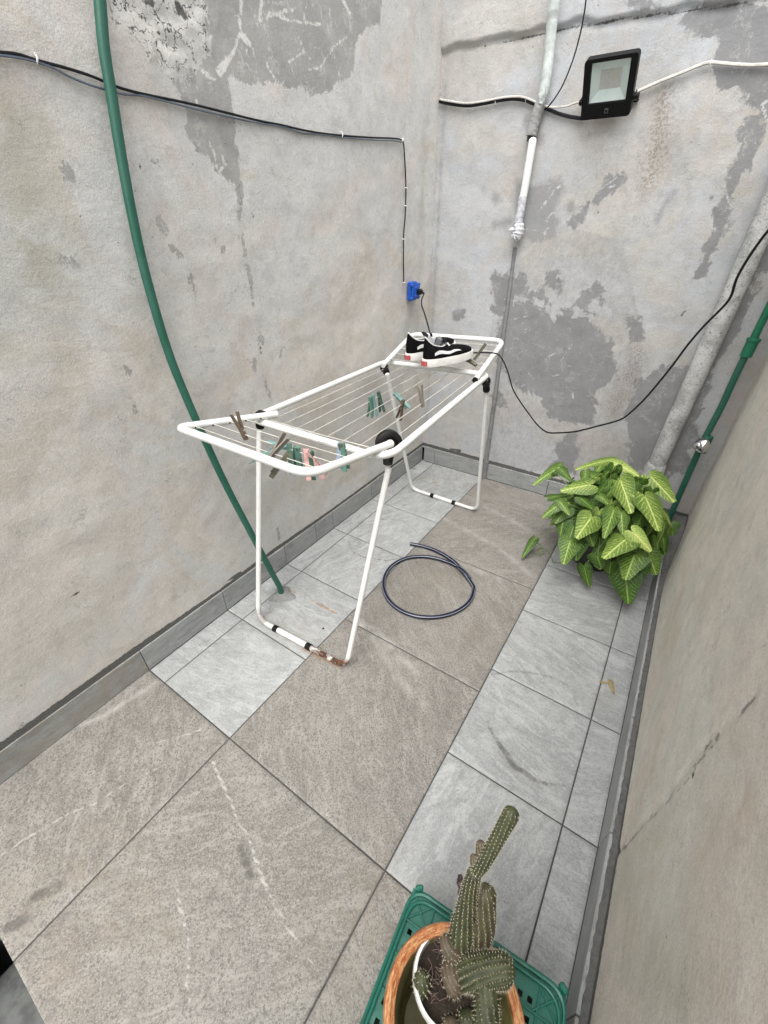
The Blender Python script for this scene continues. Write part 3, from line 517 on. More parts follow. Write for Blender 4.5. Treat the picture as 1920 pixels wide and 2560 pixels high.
# ------------------------------------------------------------------ cables on the left wall
def cable(name, pts, r, mat, label, cat='cable', group=None, parent=None, n=6, res=6):
    mb = MB(); mb.tube(smooth_path(pts, res), r, n); o = mb.build(name, mat, parent)
    if parent is None: tag(o, label, cat, group)
    return o
def onL(pts, x=.006): return [(x, p[0], p[1]) for p in pts]
def onB(pts, y=-.006): return [(p[0], y, p[1]) for p in pts]
cable('wall_cable', onL([(-3.5,1.57),(-2.8,1.60),(-2.2,1.618)]+[(-1.832,1.629),(-1.805,1.632),(-1.764,1.637),(-1.734,1.635),(-1.678,1.634),(-1.63,1.631),(-1.596,1.626),(-1.563,1.622),(-1.505,1.621),(-1.383,1.623),(-1.268,1.622),(-1.152,1.621),(-1.053,1.623),(-0.958,1.623),(-0.862,1.626),(-0.751,1.633),(-0.576,1.647),(-0.419,1.662),(-0.348,1.665),(-0.325,1.652),(-0.313,1.603),(-0.299,1.506),(-0.301,1.402),(-0.312,1.307),(-0.302,1.129)]), .0029, CBL, 'upper black cable crossing the left wall and turning down to the blue outlet')
cable('wall_cable', onL([(-3.5,1.56),(-2.8,1.592),(-2.2,1.612)]+[(-1.834,1.624),(-1.807,1.628),(-1.766,1.632),(-1.733,1.632),(-1.703,1.629),(-1.679,1.622),(-1.644,1.616),(-1.601,1.613),(-1.566,1.612),(-1.516,1.617),(-1.464,1.617),(-1.385,1.615),(-1.271,1.614),(-1.153,1.615),(-1.054,1.619),(-0.96,1.615),(-0.863,1.622),(-0.752,1.628),(-0.576,1.64),(-0.419,1.655),(-0.341,1.658)], .007), .0023, CBG, 'thinner grey-blue cable sagging just below the black one across the left wall')
def clip(p3, nrm, up, label, g):
    e = empty('cable_clip', p3, label, 'cable clip', g); a = Vector(nrm); u = Vector(up); s_ = a.cross(u)
    mb = MB(); P = [Vector(p3) + u * (.0075 * math.cos(t_)) + a * (.001 + .0075 * math.sin(t_)) for t_ in np.linspace(0, math.pi, 8)]
    mb.tube(P, .0019, 6); mb.build('saddle', CLIP, e); m2 = MB(); m2.tube([Vector(p3) + u * .009 + a * .0, Vector(p3) + u * .009 + a * .007], .0022, 7); m2.build('nail', CLIP, e)
labs = ['large white clip holding the cables at the far left of the wall', 'white clip on the horizontal cable run left of its corner bend', 'white clip right at the corner bend of the wall cable', 'white clip on the vertical cable, topmost below the bend', 'white clip on the vertical cable, second below the bend', 'white clip on the vertical cable, third below the bend', 'white clip directly above the blue outlet']
for (p, u_), lb in zip(zip(onL([(-1.732,1.636),(-0.751,1.633),(-0.338,1.665),(-0.299,1.506),(-0.299,1.44),(-0.312,1.311),(-0.302,1.128)], .002), [(0, .25, .97), (0, .1, 1), (0, .7, .7)] + [(0, 1, 0)] * 4), labs): clip(p, (1, 0, 0), Vector(u_).normalized(), lb, 'white cable clips on the left wall')

# blue outlet with plug
e = empty('power_outlet', (.0, -.232, 1.08), 'blue surface-mounted power outlet with a black plug near the far left corner', 'power outlet')
mb = MB(); mb.box((.016, -.232, 1.083), (.030, .062, .088), bev=.006); mb.build('back_box', BLU, e, smooth=False)
mb = MB(); mb.box((.036, -.232, 1.083), (.012, .072, .074), bev=.005); mb.box((.044, -.232, 1.083), (.008, .05, .05), bev=.003); mb.build('cover', BLU, e, smooth=False)
for a, b in ((-.036, .03), (.036, .03), (-.036, -.03), (.036, -.03)): mb = MB(); mb.box((.034, -.232 + a, 1.083 + b), (.012, .016, .014), bev=.003); mb.build('hinge_tab', BLU, e, smooth=False)
mb = MB(); mb.box((.060, -.228, 1.082), (.026, .030, .026), bev=.006); mb.tube([(.070, -.226, 1.080), (.082, -.223, 1.076)], [.007, .004], 8); mb.build('plug', BLK, e)

# ------------------------------------------------------------------ long leaning green pipe
gp = [(0.024,-1.556,1.825),(0.024,-1.573,1.751),(0.024,-1.591,1.681),(0.025,-1.603,1.607),(0.026,-1.619,1.506),(0.028,-1.634,1.395),(0.031,-1.645,1.273),(0.036,-1.649,1.133),(0.042,-1.647,1.03),(0.048,-1.638,0.934),(0.056,-1.626,0.828),(0.068,-1.611,0.703),(0.082,-1.592,0.57),(0.098,-1.564,0.414),(0.114,-1.531,0.235),(0.132,-1.492,0.033)]
e = empty('green_pipe', gp[-1], 'long green plastic pipe bowing down the left wall to the floor behind the clothes rack', 'pipe')
gp = [(.022, -1.42, 2.74), (.022, -1.46, 2.35), (.023, -1.515, 1.98)] + gp[1:]
P = smooth_path(gp, 6); P[-1].z = .004
mb = MB(); mb.tube(P, .0120, 16, sec=lambda a, i: (1 - .10 * max(0, math.cos(a * 2.0)) ** 6,) * 2); mb.build('pipe_body', GRN, e)
mb = MB(); nn = 20; v = []; c0 = gp[-1]
for j, (rr, zz) in enumerate([(.052, .001), (.045, .007), (.030, .014), (.015, .018)]):
    for k_ in range(nn): a = 2 * math.pi * k_ / nn; q = rr * (1 + .22 * math.sin(3 * a + 1) * (1 - j * .25) + .12 * math.sin(5 * a)); v.append((c0[0] + q * math.cos(a), c0[1] + q * math.sin(a), zz))
f = [(j * nn + k_, j * nn + (k_ + 1) % nn, (j + 1) * nn + (k_ + 1) % nn, (j + 1) * nn + k_) for j in range(3) for k_ in range(nn)] + [tuple(3 * nn + k_ for k_ in range(nn))]
mb.add(v, f); mb.build('cement_collar', simple('cement_patch', (.22, .225, .22), (.14, .14, .138), .9, 60, bump=.5, bd=.002), e)

# ------------------------------------------------------------------ back wall fittings
# flood light, tilted down
TL, TR, BR_, BL = [Vector(q) for q in [(0.659,-0.14,1.853),(0.834,-0.14,1.851),(0.835,-0.04,1.703),(0.657,-0.04,1.706)]]
ex = ((TR - TL) + (BR_ - BL)).normalized(); ey = ((TL - BL) + (TR - BR_)); ey = (ey - ex * ey.dot(ex)).normalized(); ez = ex.cross(ey); FC = (TL + TR + BL + BR_) / 4; hw = .089
FM = Matrix((ex, ey, ez)).transposed()
def fl_(x, y, z): return FC + FM @ Vector((x, y, z))
e = empty('flood_light', (FC.x, 0, FC.z), 'black square floodlight tilted down on the back wall', 'floodlight')
def frame_ring(mb, o, i_, z0, z1, rad_o, n=5, m=0):
    def rr(h, r_, z, cy=0): 
        out = []
        for (sx, sy) in ((1, 1), (-1, 1), (-1, -1), (1, -1)):
            a0 = {(1, 1): 0, (-1, 1): 90, (-1, -1): 180, (1, -1): 270}[(sx, sy)]
            for k_ in range(n + 1): a = R(a0 + 90 * k_ / n); out.append(fl_(sx * (h[0] - r_) + r_ * math.cos(a), cy + sy * (h[1] - r_) + r_ * math.sin(a), z))
        return out
    A = rr((o, o), rad_o, z1); B = rr((i_[0], i_[1]), .003, z1, i_[2]); C_ = rr((i_[0] - .002, i_[1] - .002), .003, z1 - .008, i_[2]); D = rr((o, o), rad_o, z0); N = len(A)
    v = D + A + B + C_; f = []
    for a, b in ((0, 1), (1, 2), (2, 3)):
        for k_ in range(N): f.append((a * N + k_, a * N + (k_ + 1) % N, b * N + (k_ + 1) % N, b * N + k_))
    f.append(tuple(range(N - 1, -1, -1)))
    mb.add(v, f, m)
mb = MB(); frame_ring(mb, hw, (.0665, .0600, .0175), -.022, .004, .012); 
mb.box(fl_(0, .01, -.036), (.10, .10, .02), FM, .006)
for k_ in range(7): mb.box(fl_(-.06 + .02 * k_, .01, -.036), (.003, .13, .03), FM, .0008)
mb.build('housing', BLG, e, ang=30)
RF = simple('reflector', (.78, .86, .83), (.70, .78, .75), .30, 20, rv=.05, bump=0)
LED = simple('led_panel', (.66, .64, .60), (.56, .55, .53), .5, 120, bump=0)
mb = MB(); o_ = [(-.064, -.0405), (.064, -.0405), (.064, .0755), (-.064, .0755)]; i2 = [(-.036, -.010), (.036, -.010), (.036, .046), (-.036, .046)]
v = [fl_(x, y, -.004) for x, y in o_] + [fl_(x, y, -.0205) for x, y in i2]; mb.add(v, [(k_, (k_ + 1) % 4, 4 + (k_ + 1) % 4, 4 + k_) for k_ in range(4)]); mb.build('reflector', RF, e, smooth=False)
mb = MB(); mb.add([fl_(x, y, -.0203) for x, y in i2], [(0, 1, 2, 3)])
for iy in range(7): mb.box(fl_(0, -.006 + iy * .0083, -.0200), (.064, .0010, .0003), FM)
mb.build('led_panel', LED, e, smooth=False)
gm = NT('front_glass'); gm.b.inputs['Transmission Weight'].default_value = 1; gm.b.inputs['IOR'].default_value = 1.03; gm.fin((.93, .97, .96), .03)
mb = MB(); mb.add([fl_(x * 1.02, y, -.0028) for x, y in o_], [(0, 1, 2, 3)]); mb.build('glass', gm.m, e, smooth=False)
PAD = simple('sensor_grey', (.085, .09, .095), (.05, .05, .055), .4, 90)
mb = MB(); mb.box(fl_(.004, -.066, .0045), (.014, .015, .002), FM, .0008); mb.build('badge', PAD, e, smooth=False)
mb = MB(); mb.box(fl_(.004, -.066, .0058), (.0075, .0085, .0008), FM); mb.build('badge_mark', BLK, e, smooth=False)
mb = MB(); m_ = []
for sx in (-1, 1): mb.box(fl_(sx * (hw + .006), -.035, -.012), (.005, .022, .02), FM, .001)
mb.tube([fl_(hw + .002, -.035, -.006), fl_(hw + .020, -.035, -.006)], .0085, 10); mb.tube([fl_(-hw - .002, -.035, -.006), fl_(-hw - .012, -.035, -.006)], .008, 10)
mb.tube([fl_(hw + .008, -.035, -.012), (fl_(hw + .008, -.035, 0).x, -.004, FC.z - .03)], .005, 8); mb.tube([fl_(-hw - .006, -.035, -.012), (fl_(-hw - .006, -.035, 0).x, -.004, FC.z - .03)], .005, 8); mb.tube([(fl_(-hw - .006, 0, 0).x, -.004, FC.z - .03), (fl_(hw + .008, 0, 0).x, -.004, FC.z - .03)], .005, 8)
mb.build('bracket', BLK, e)
# cables feeding it
cable('wall_cable', onB([(-0.001,1.836),(0.011,1.832),(0.061,1.82),(0.142,1.806),(0.218,1.805),(0.291,1.807),(0.353,1.805),(0.407,1.794),(0.461,1.774),(0.509,1.757),(0.559,1.738),(0.61,1.724),(0.655,1.715)], -.008), .0062, CBL, 'thick black cable sagging along the back wall to the floodlight')
cable('wall_cable', onB([(0.007,1.84),(0.061,1.828),(0.141,1.813),(0.217,1.811),(0.29,1.813),(0.352,1.811),(0.406,1.802),(0.46,1.781),(0.491,1.769),(0.53,1.76),(0.578,1.757),(0.616,1.763),(0.66,1.769)], -.016), .0036, CBW, 'white cable on top of the thick black one, rising to the floodlight')
cable('wall_cable', onB([(0.827,1.771),(0.845,1.775),(0.903,1.791),(0.962,1.804),(1.012,1.816),(1.046,1.82),(1.113,1.807),(1.172,1.797),(1.227,1.792),(1.302,1.784)], -.008), .0052, CBW, 'cream cable climbing from the floodlight to the right edge')
cable('thin_wire', [(0.589,-0.05,2.105),(0.597,-0.05,2.029),(0.599,-0.05,1.991),(0.597,-0.05,1.941),(0.587,-0.05,1.88),(0.566,-0.05,1.818),(0.539,-0.048,1.778),(0.513,-0.045,1.753)], .0028, CBL, 'thin black wire hanging free and meeting the pale pipe on the back wall', 'wire')
for p_, lb in zip(onB([(0.274,1.804),(0.409,1.794),(1.048,1.817)], -.004), ['white clip on the thick black cable, nearer the wall corner', 'white clip on the black cable just left of the pale pipe', 'white clip where the cream cable bends right of the floodlight']): clip(p_, (0, -1, 0), (0, 0, 1), lb, 'white cable clips on the back wall')
# pale pipe in two lengths
def wrapped():
    t = NT('tape_wrap'); p = t.co(); w_ = t.node('ShaderNodeTexWave', wave_type='BANDS', bands_direction='Z'); t.l.new(t.map(p, (1, 1, 1), (.5, .35, 0)), w_.inputs['Vector']); w_.inputs['Scale'].default_value = 4.5; w_.inputs['Distortion'].default_value = 5.0; w_.inputs['Detail'].default_value = 3
    c = t.mix(t.step(w_.outputs['Fac'], .02, .18), (.50, .53, .52), (.60, .65, .63)); sx = t.node('ShaderNodeSeparateXYZ'); t.l.new(p, sx.inputs[0]); lowf = t.step(sx.outputs['Z'], 1.86, 1.76); c = t.mix(t.math('MULTIPLY', t.step(t.noise(p, 50, 5, .7), .40, .6), t.math('MAXIMUM', lowf, .25)), c, (.20, .20, .195)); t.bump(w_.outputs['Fac'], .2, .001); return t.fin(c, .5)
WR = wrapped()
e = empty('insulated_pipe', (.46, -.03, 1.67), 'pale green tape-wrapped pipe coming down the back wall left of the floodlight', 'pipe')
pp = [(0.474,-0.06,2.151),(0.483,-0.055,2.048),(0.483,-0.045,2.0),(0.484,-0.035,1.94),(0.487,-0.032,1.886),(0.487,-0.03,1.825),(0.478,-0.026,1.768)]
mb = MB(); mb.tube(smooth_path(pp, 5), .0195, 16, sec=lambda a, i: (1 + .03 * math.sin(i * 1.9),) * 2); mb.build('wrapped_length', WR, e)
DIRT = simple('dirty_cement', (.34, .345, .34), (.11, .11, .105), .9, 45, bump=.6, bd=.004)
pp2 = [(0.48,-0.026,1.776),(0.47,-0.022,1.745),(0.462,-0.018,1.709),(0.457,-0.018,1.678)]; mb = MB(); mb.tube(smooth_path(pp2, 5), .0225, 16, sec=lambda a, i: (1 + .07 * math.sin(i * 2.3 + a * 2),) * 2); mb.build('cement_sleeve', DIRT, e)
pp3 = [(0.459,-0.018,1.69),(0.46,-0.018,1.662)]; mb = MB(); mb.tube(pp3, .0185, 14); mb.build('dark_throat', simple('black_hole_rubber', (.012, .012, .012), None, .9), e)
e = empty('drain_tube', (.45, -.03, 1.3), 'white tube below the pale pipe with a crumpled taped end', 'pipe')
pp = [(0.468,-0.026,1.66),(0.47,-0.03,1.647),(0.468,-0.03,1.577),(0.466,-0.03,1.501),(0.463,-0.03,1.457)]; mb = MB(); mb.tube(smooth_path(pp, 5), [.010] + [.0165] * 20, 14); mb.build('tube_body', simple('white_tube', (.78, .80, .78), (.68, .70, .68), .4, 20), e)
TAPE = simple('silver_tape', (.62, .63, .66), (.38, .39, .42), .45, 90, bump=.9, bd=.004)
pp = [(0.462,-0.03,1.469),(0.463,-0.03,1.428),(0.46,-0.031,1.391),(0.461,-0.032,1.365)]; mb = MB(); mb.tube(smooth_path(pp, 6), [.0175, .018, .0175, .019] * 5, 16, sec=lambda a, i: (1 + .06 * math.sin(i * 1.7 + 3 * a),) * 2); mb.build('tape_wrap', TAPE, e)
pp = [(0.461,-0.032,1.375),(0.466,-0.036,1.349),(0.465,-0.038,1.324),(0.454,-0.04,1.315)]; mb = MB(); mb.tube(smooth_path(pp, 6), [.0165 + .009 * math.sin(min(1, k_ / 14) * 2.4) + .002 * math.sin(k_ * 2) for k_ in range(19)], 18, sec=lambda a, i: (1 + .07 * math.sin(6 * a + i * .5),) * 2)
c_ = [(0.46,-0.038,1.321)][0]; mb.ball(c_, .0225, 16, sc=(1.1, 1, .9)); t_ = [(0.459,-0.04,1.34),(0.437,-0.045,1.346),(0.429,-0.048,1.34)]; mb.tube(smooth_path(t_, 4), [.012, .011, .010, .010, .009, .009, .008, .008, .007], 8); mb.build('tape_bundle', TAPE, e)
# half-sunk grey conduit under it
e = empty('wall_conduit', (.462, 0, 0), 'narrow grey pipe half sunk in the back wall beneath the white tube', 'pipe')
GP = simple('grey_conduit', (.21, .21, .21), (.14, .14, .14), .6, 40)
mb = MB(); mb.tube(smooth_path([(.448, .006, 1.275), (.452, .004, 1.1), (.456, .001, .8), (.460, -.002, .5), (.462, -.004, .25), (.463, -.006, .003)], 5), [.0085 + .0055 * k_ / 25 for k_ in range(26)], 14); mb.build('conduit_body', GP, e)
mb = MB(); mb.tube([(.4655, -.005, .003), (.4640, -.004, .13)], .0165, 14); mb.build('base_collar', GP, e)

# big cement-coated downpipe in the far right corner
e = empty('drain_pipe', (1.41, -.05, 0), 'thick mottled grey drain pipe standing against the back wall behind the plant', 'drain pipe')
def cpipe():
    t = NT('mottled_pipe'); p = t.co(); c = t.mix(t.step(t.noise(p, 11, 4, .6, .4), .40, .66), (.52, .525, .515), (.33, .335, .325)); c = t.mix(t.step(t.noise(t.map(p, (1, 1, 1.6)), 85, 5, .85), .52, .62, 0, .85), c, (.13, .13, .125)); c = t.mix(t.step(t.noise(p, 150, 3, .8), .58, .66, 0, .8), c, (.66, .66, .64)); t.bump(t.noise(p, 60, 5, .7), .6, .004); return t.fin(c, .85)
CP = cpipe(); a1 = [(1.347,-0.045,0.363),(1.373,-0.045,0.96),(1.372,-0.045,1.177)]
top = Vector(a1[2]); bot = Vector(a1[0]); dr = (top - bot).normalized()
mb = MB(); P = [bot + dr * k_ for k_ in np.arange(-.36, 2.3, .03)]; mb.tube(P, .0385, 24, sec=lambda a, i: (1 + .015 * math.sin(i * 1.3 + 2 * a),) * 2); mb.build('pipe_body', CP, e)
mb = MB(); q = bot + dr * -.02; mb.tube([q - dr * .03, q + dr * .02, q + dr * .035], [.046, .046, .041], 24); mb.build('joint_collar', CP, e)
# green water pipe with coupling and chrome valve cover
e = empty('water_pipe', (1.5, -.12, 0), 'green water pipe rising in the right corner, with a coupling and a chrome valve cover', 'water pipe')
wp = [(1.489,-0.1,0.005),(1.486,-0.1,0.151),(1.482,-0.1,0.43),(1.482,-0.1,0.553),(1.489,-0.1,0.711),(1.489,-0.1,0.846),(1.491,-0.1,0.95),(1.494,-0.1,1.069),(1.498,-0.1,1.196)]
mb = MB(); P = smooth_path(wp[:7], 5); mb.tube(P, .0128, 14); mb.build('lower_pipe', GRN, e); P2 = smooth_path(wp[6:], 5); d2 = (P2[-1] - P2[-2]).normalized(); mb = MB(); mb.tube(P2 + [P2[-1] + d2 * 1.6], .0135, 14); mb.build('upper_pipe', GRN2, e)
c_ = Vector([(1.493,-0.1,0.953)][0]); d_ = (Vector(wp[7]) - Vector(wp[5])).normalized(); mb = MB(); mb.tube([c_ - d_ * .034, c_ - d_ * .032, c_ + d_ * .024, c_ + d_ * .026, c_ + d_ * .036, c_ + d_ * .038], [.0165, .0205, .0205, .0235, .0235, .017], 18); mb.build('coupling', GRN2, e)
c_ = Vector([(1.49,-0.1,0.544)][0]); mb = MB(); mb.tube([c_ - d_ * .045, c_ - d_ * .043, c_ + d_ * .034, c_ + d_ * .036], [.015, .021, .021, .015], 16); mb.build('valve_body', GRN, e)
v0 = Vector([(1.471,-0.135,0.541)][0]); ax = (Vector((1.26, -2.34, 1.35)) - v0); ax.z = 0; ax = (ax.normalized() * .75 + Vector((-.55, 0, .15))).normalized(); mb = MB(); mb.lathe(v0 - ax * .02, [(.008, -.002), (.030, 0), (.0345, .003), (.0345, .006), (.031, .013), (.022, .022), (.016, .026), (.0155, .034), (.012, .038), (0.0001, .040)], 28, axis=ax); mb.build('chrome_cover', CHR, e)

# ------------------------------------------------------------------ clothes rack
FRM = {k_: Vector(v_) for k_, v_ in dict(NL=(.112, -1.462, .81), NR=(.672, -1.464, .81), FL=(.082, -.588, .81), FR=(.592, -.520, .81)).items()}
RK = empty('clothes_rack', (.38, -1.0, 0), 'white folding clothes rack with raised wings standing across the yard', 'clothes rack')
mb = MB(); mb.tube(rounded([FRM['NL'], FRM['NR'], FRM['FR'], FRM['FL']], [.05, .085, .05, .05], 8, True), .0118, 14, closed=True); mb.build('main_frame', WH, RK)
nw = [(.142, -1.355, .822), (.108, -1.728, .874), (.618, -1.722, .874), (.640, -1.388, .822)]
fw = [(.122, -.655, .822), (.108, -.362, .902), (.552, -.275, .902), (.605, -.640, .826)]
Z_ = [(0.184,-1.414,0.826),(0.116,-1.729,0.872),(0.633,-1.731,0.872),(0.638,-1.391,0.822)]; nw = [Z_[0], Z_[1], Z_[2], Z_[3]]
Z_ = [(0.138,-0.687,0.824),(0.103,-0.362,0.902),(0.55,-0.254,0.902),(0.595,-0.676,0.826)]; fw = [Z_[0], Z_[1], Z_[2], Z_[3]]
def shift(a, b, d): a = Vector(a); b = Vector(b); return a + (a - b).normalized() * d
for wg, ext in ((nw, 0), (fw, 0)):
    mb = MB(); mb.tube(rounded([wg[0], wg[1], wg[2], wg[3]], [.03, .032, .06, .03], 8), .0115, 14); mb.build('wing', WH, RK)
for q in (nw[0], nw[3], fw[0], fw[3]): 
    pass
def lerp(a, b, t): return Vector(a).lerp(Vector(b), t)
WIRES_MAIN = []
for k_ in range(8):
    t_ = .10 + .80 * k_ / 7; a = lerp(FRM['NL'], FRM['NR'], t_) - Vector((0, .004, .004)); b = lerp(FRM['FL'], FRM['FR'], t_) - Vector((0, -.004, .004)); WIRES_MAIN.append((a, b))
    mb = MB(); m_ = (a + b) / 2 - Vector((0, 0, .004)); mb.tube([a, a.lerp(m_, .5) - Vector((0, 0, .001)), m_, m_.lerp(b, .5) - Vector((0, 0, .001)), b], .00125, 5); mb.build('line_wire', WIRE, RK)
WN = []; WF = []
for wg, L_ in ((nw, WN), (fw, WF)):
    for k_ in range(5):
        t_ = .20 + .66 * k_ / 4; a = lerp(wg[0], wg[1], t_); b = lerp(wg[3], wg[2], t_); L_.append((a, b)); mb = MB(); mb.tube([a, (a + b) / 2 - Vector((0, 0, .003)), b], .00125, 5); mb.build('line_wire', WIRE, RK)
        for q, o_ in ((a, b), (b, a)): mb = MB(); mb.ball(q + Vector((0, 0, -.004)) + (o_ - q).normalized() * .0105, .0032, 6); mb.build('wire_plug', BLK, RK)
for (a, b) in WIRES_MAIN[::1]:
    for q, dd in ((a, .010), (b, -.010)): mb = MB(); mb.ball(q + Vector((0, dd, .002)), .0030, 6); mb.build('wire_plug', BLK, RK)
# legs: two U frames with black feet
def uframe(tl, fl1, fr1, tr, mat, r=.0098):
    mb = MB(); mb.tube(rounded([tl, fl1, fr1, tr], [.05, .055, .055, .05], 8), r, 14); mb.build('leg_frame', mat, RK)
near = [Vector((.122, -1.425, .79)), Vector([(0.16,-1.654,0.012)][0]), Vector([(0.606,-1.632,0.012)][0]), Vector((.655, -1.425, .77))]
Zt = [(0.16,-1.475,0.785),(0.638,-1.398,0.745)]; near[0] = Vector(Zt[0]); near[3] = Vector(Zt[1])
far = [Vector([(0.167,-0.696,0.79)][0]), Vector([(0.152,-0.396,0.012)][0]), Vector([(0.588,-0.398,0.012)][0]), Vector([(0.599,-0.537,0.76)][0])]
uframe(*near, RUST); uframe(*far, WH)
for U_, ks in ((near, (.22, .60)), (far, (.33, .66))):
    for k_ in ks: p_ = U_[1].lerp(U_[2], k_); d_ = (U_[2] - U_[1]).normalized(); mb = MB(); mb.tube([p_ - d_ * .011, p_ + d_ * .011], .0135, 12); mb.build('foot_clip', BLK, RK)
# wider middle sleeve on each bottom bar
for U_, (k0, k1) in ((near, (.24, .58)), (far, (.35, .64))):
    mb = MB(); mb.tube([U_[1].lerp(U_[2], k0), U_[1].lerp(U_[2], k1)], .0112, 14); mb.build('bar_sleeve', WH, RK)
# hinge hubs
def hub(c, ax_, r, th, leg_to, big):
    c = Vector(c); mb = MB(); ax_ = Vector(ax_).normalized(); mb.lathe(c - ax_ * th / 2, [(.0001, 0), (r * .9, 0), (r, .003), (r, th - .003), (r * .92, th), (r * .6, th + .002), (r * .55, th - .002), (r * .2, th - .001), (.0001, th)], 26, axis=ax_)
    d = (Vector(leg_to) - c); L_ = d.length; d.normalize(); mb.tube([c, c + d * min(L_, .055 if big else .04), c + d * min(L_, .07 if big else .05)], [r * .62, .0165, .0150], 14)
    mb.build('hinge_hub', BLK, RK)
hub([(0.596,-1.334,0.792)][0], (.75, -.65, .15), .042, .030, near[3].lerp(near[2], .03), True)
hub([(0.116,-1.419,0.8)][0], (-1, 0, .1), .026, .03, near[0], False); hub([(0.12,-0.649,0.8)][0], (-1, 0, .1), .020, .026, far[0], False); hub([(0.602,-0.562,0.79)][0], (1, 0, .1), .020, .026, far[3].lerp(far[2], .04), False)
for q, o_ in ((nw[0], nw[1]), (nw[3], nw[2]), (fw[0], fw[1]), (fw[3], fw[2])): d = (Vector(q) - Vector(o_)).normalized(); mb = MB(); mb.tube([Vector(q) - d * .003, Vector(q) + d * .004], .0123, 12); mb.build('end_cap', BLK if q == fw[3] else WH, RK)

# ------------------------------------------------------------------ clothes pegs
PGc = {'green': simple('peg_green', (.10, .23, .18), (.06, .14, .11), .5, 70), 'teal': simple('peg_teal', (.17, .30, .28), (.09, .17, .165), .5, 70), 'blue': simple('peg_blue', (.32, .40, .50), (.2, .26, .34), .5, 70), 'pink': simple('peg_pink', (.58, .36, .34), (.42, .22, .2), .5, 70), 'brown': simple('peg_brown', (.15, .105, .075), (.08, .055, .04), .8, 70), 'grey': simple('peg_weathered', (.24, .215, .185), (.13, .11, .09), .85, 70), 'dgreen': simple('peg_dark_green', (.05, .115, .085), (.03, .06, .045), .6, 70), 'olive': simple('peg_olive', (.12, .12, .08), (.06, .06, .045), .8, 70)}
SPR = simple('spring_steel', (.35, .33, .30), (.18, .14, .10), .4, 80, metal=.8)
def make_peg(col):
    e = bpy.data.objects.new('clothes_peg', None); COL.objects.link(e); e.empty_display_size = .02
    for s_ in (-1, 1):
        mb = MB(); n = 9; xs = [-.014 + .072 * k_ / (n - 1) for k_ in range(n)]; v = []
        for x in xs: gap = .0006 + .0075 * max(0, (x - .014) / .044); th = .0042 - .0014 * abs((x - .014) / .044); v += [(y, s_ * gap, x) for y in (-.0058, .0058)] + [(y, s_ * (gap + th), x) for y in (.0058, -.0058)]
        f = []
        for k_ in range(n - 1):
            for j in range(4): f.append((k_ * 4 + j, k_ * 4 + (j + 1) % 4, k_ * 4 + 4 + (j + 1) % 4, k_ * 4 + 4 + j)[::s_])
        f += [(3, 2, 1, 0), tuple((n - 1) * 4 + j for j in range(4))]; mb.add(v, f); mb.build('jaw', PGc[col], e, smooth=False)
    mb = MB(); mb.tube([(-.0065 + .013 * k_ / 30, .0042 * math.cos(k_ * 1.25), .014 + .0042 * math.sin(k_ * 1.25)) for k_ in range(31)], .0009, 5); mb.build('spring', SPR, e); return e
peg_proto = {}
def peg(col, pos, zdir, roll, label):
    if col not in peg_proto: o = peg_proto[col] = make_peg(col)
    else:
        src = peg_proto[col]; o = src.copy(); COL.objects.link(o)
        for ch_ in src.children: c = ch_.copy(); COL.objects.link(c); c.parent = o; c.matrix_parent_inverse = Matrix()
    zd = Vector(zdir).normalized(); x = Vector((math.cos(roll), math.sin(roll), 0)); x = (x - zd * x.dot(zd)).normalized(); y = zd.cross(x)
    o.matrix_world = Matrix.Translation(pos) @ Matrix((x, y, zd)).transposed().to_4x4() @ Matrix.Scale(1.15, 4)
    tag(o, label, 'clothes peg', 'clothes pegs clipped on the clothes rack wires')
def wpt(W, t_): return Vector(W[0]).lerp(Vector(W[1]), t_) - Vector((0, 0, .003))
def onwire(Ws, target):
    best = None
    for W in Ws:
        for t_ in np.linspace(0.02, .98, 80):
            p = wpt(W, t_); d = (p - Vector(target)).length
            if best is None or d < best[0]: best = (d, p)
    return best[1]
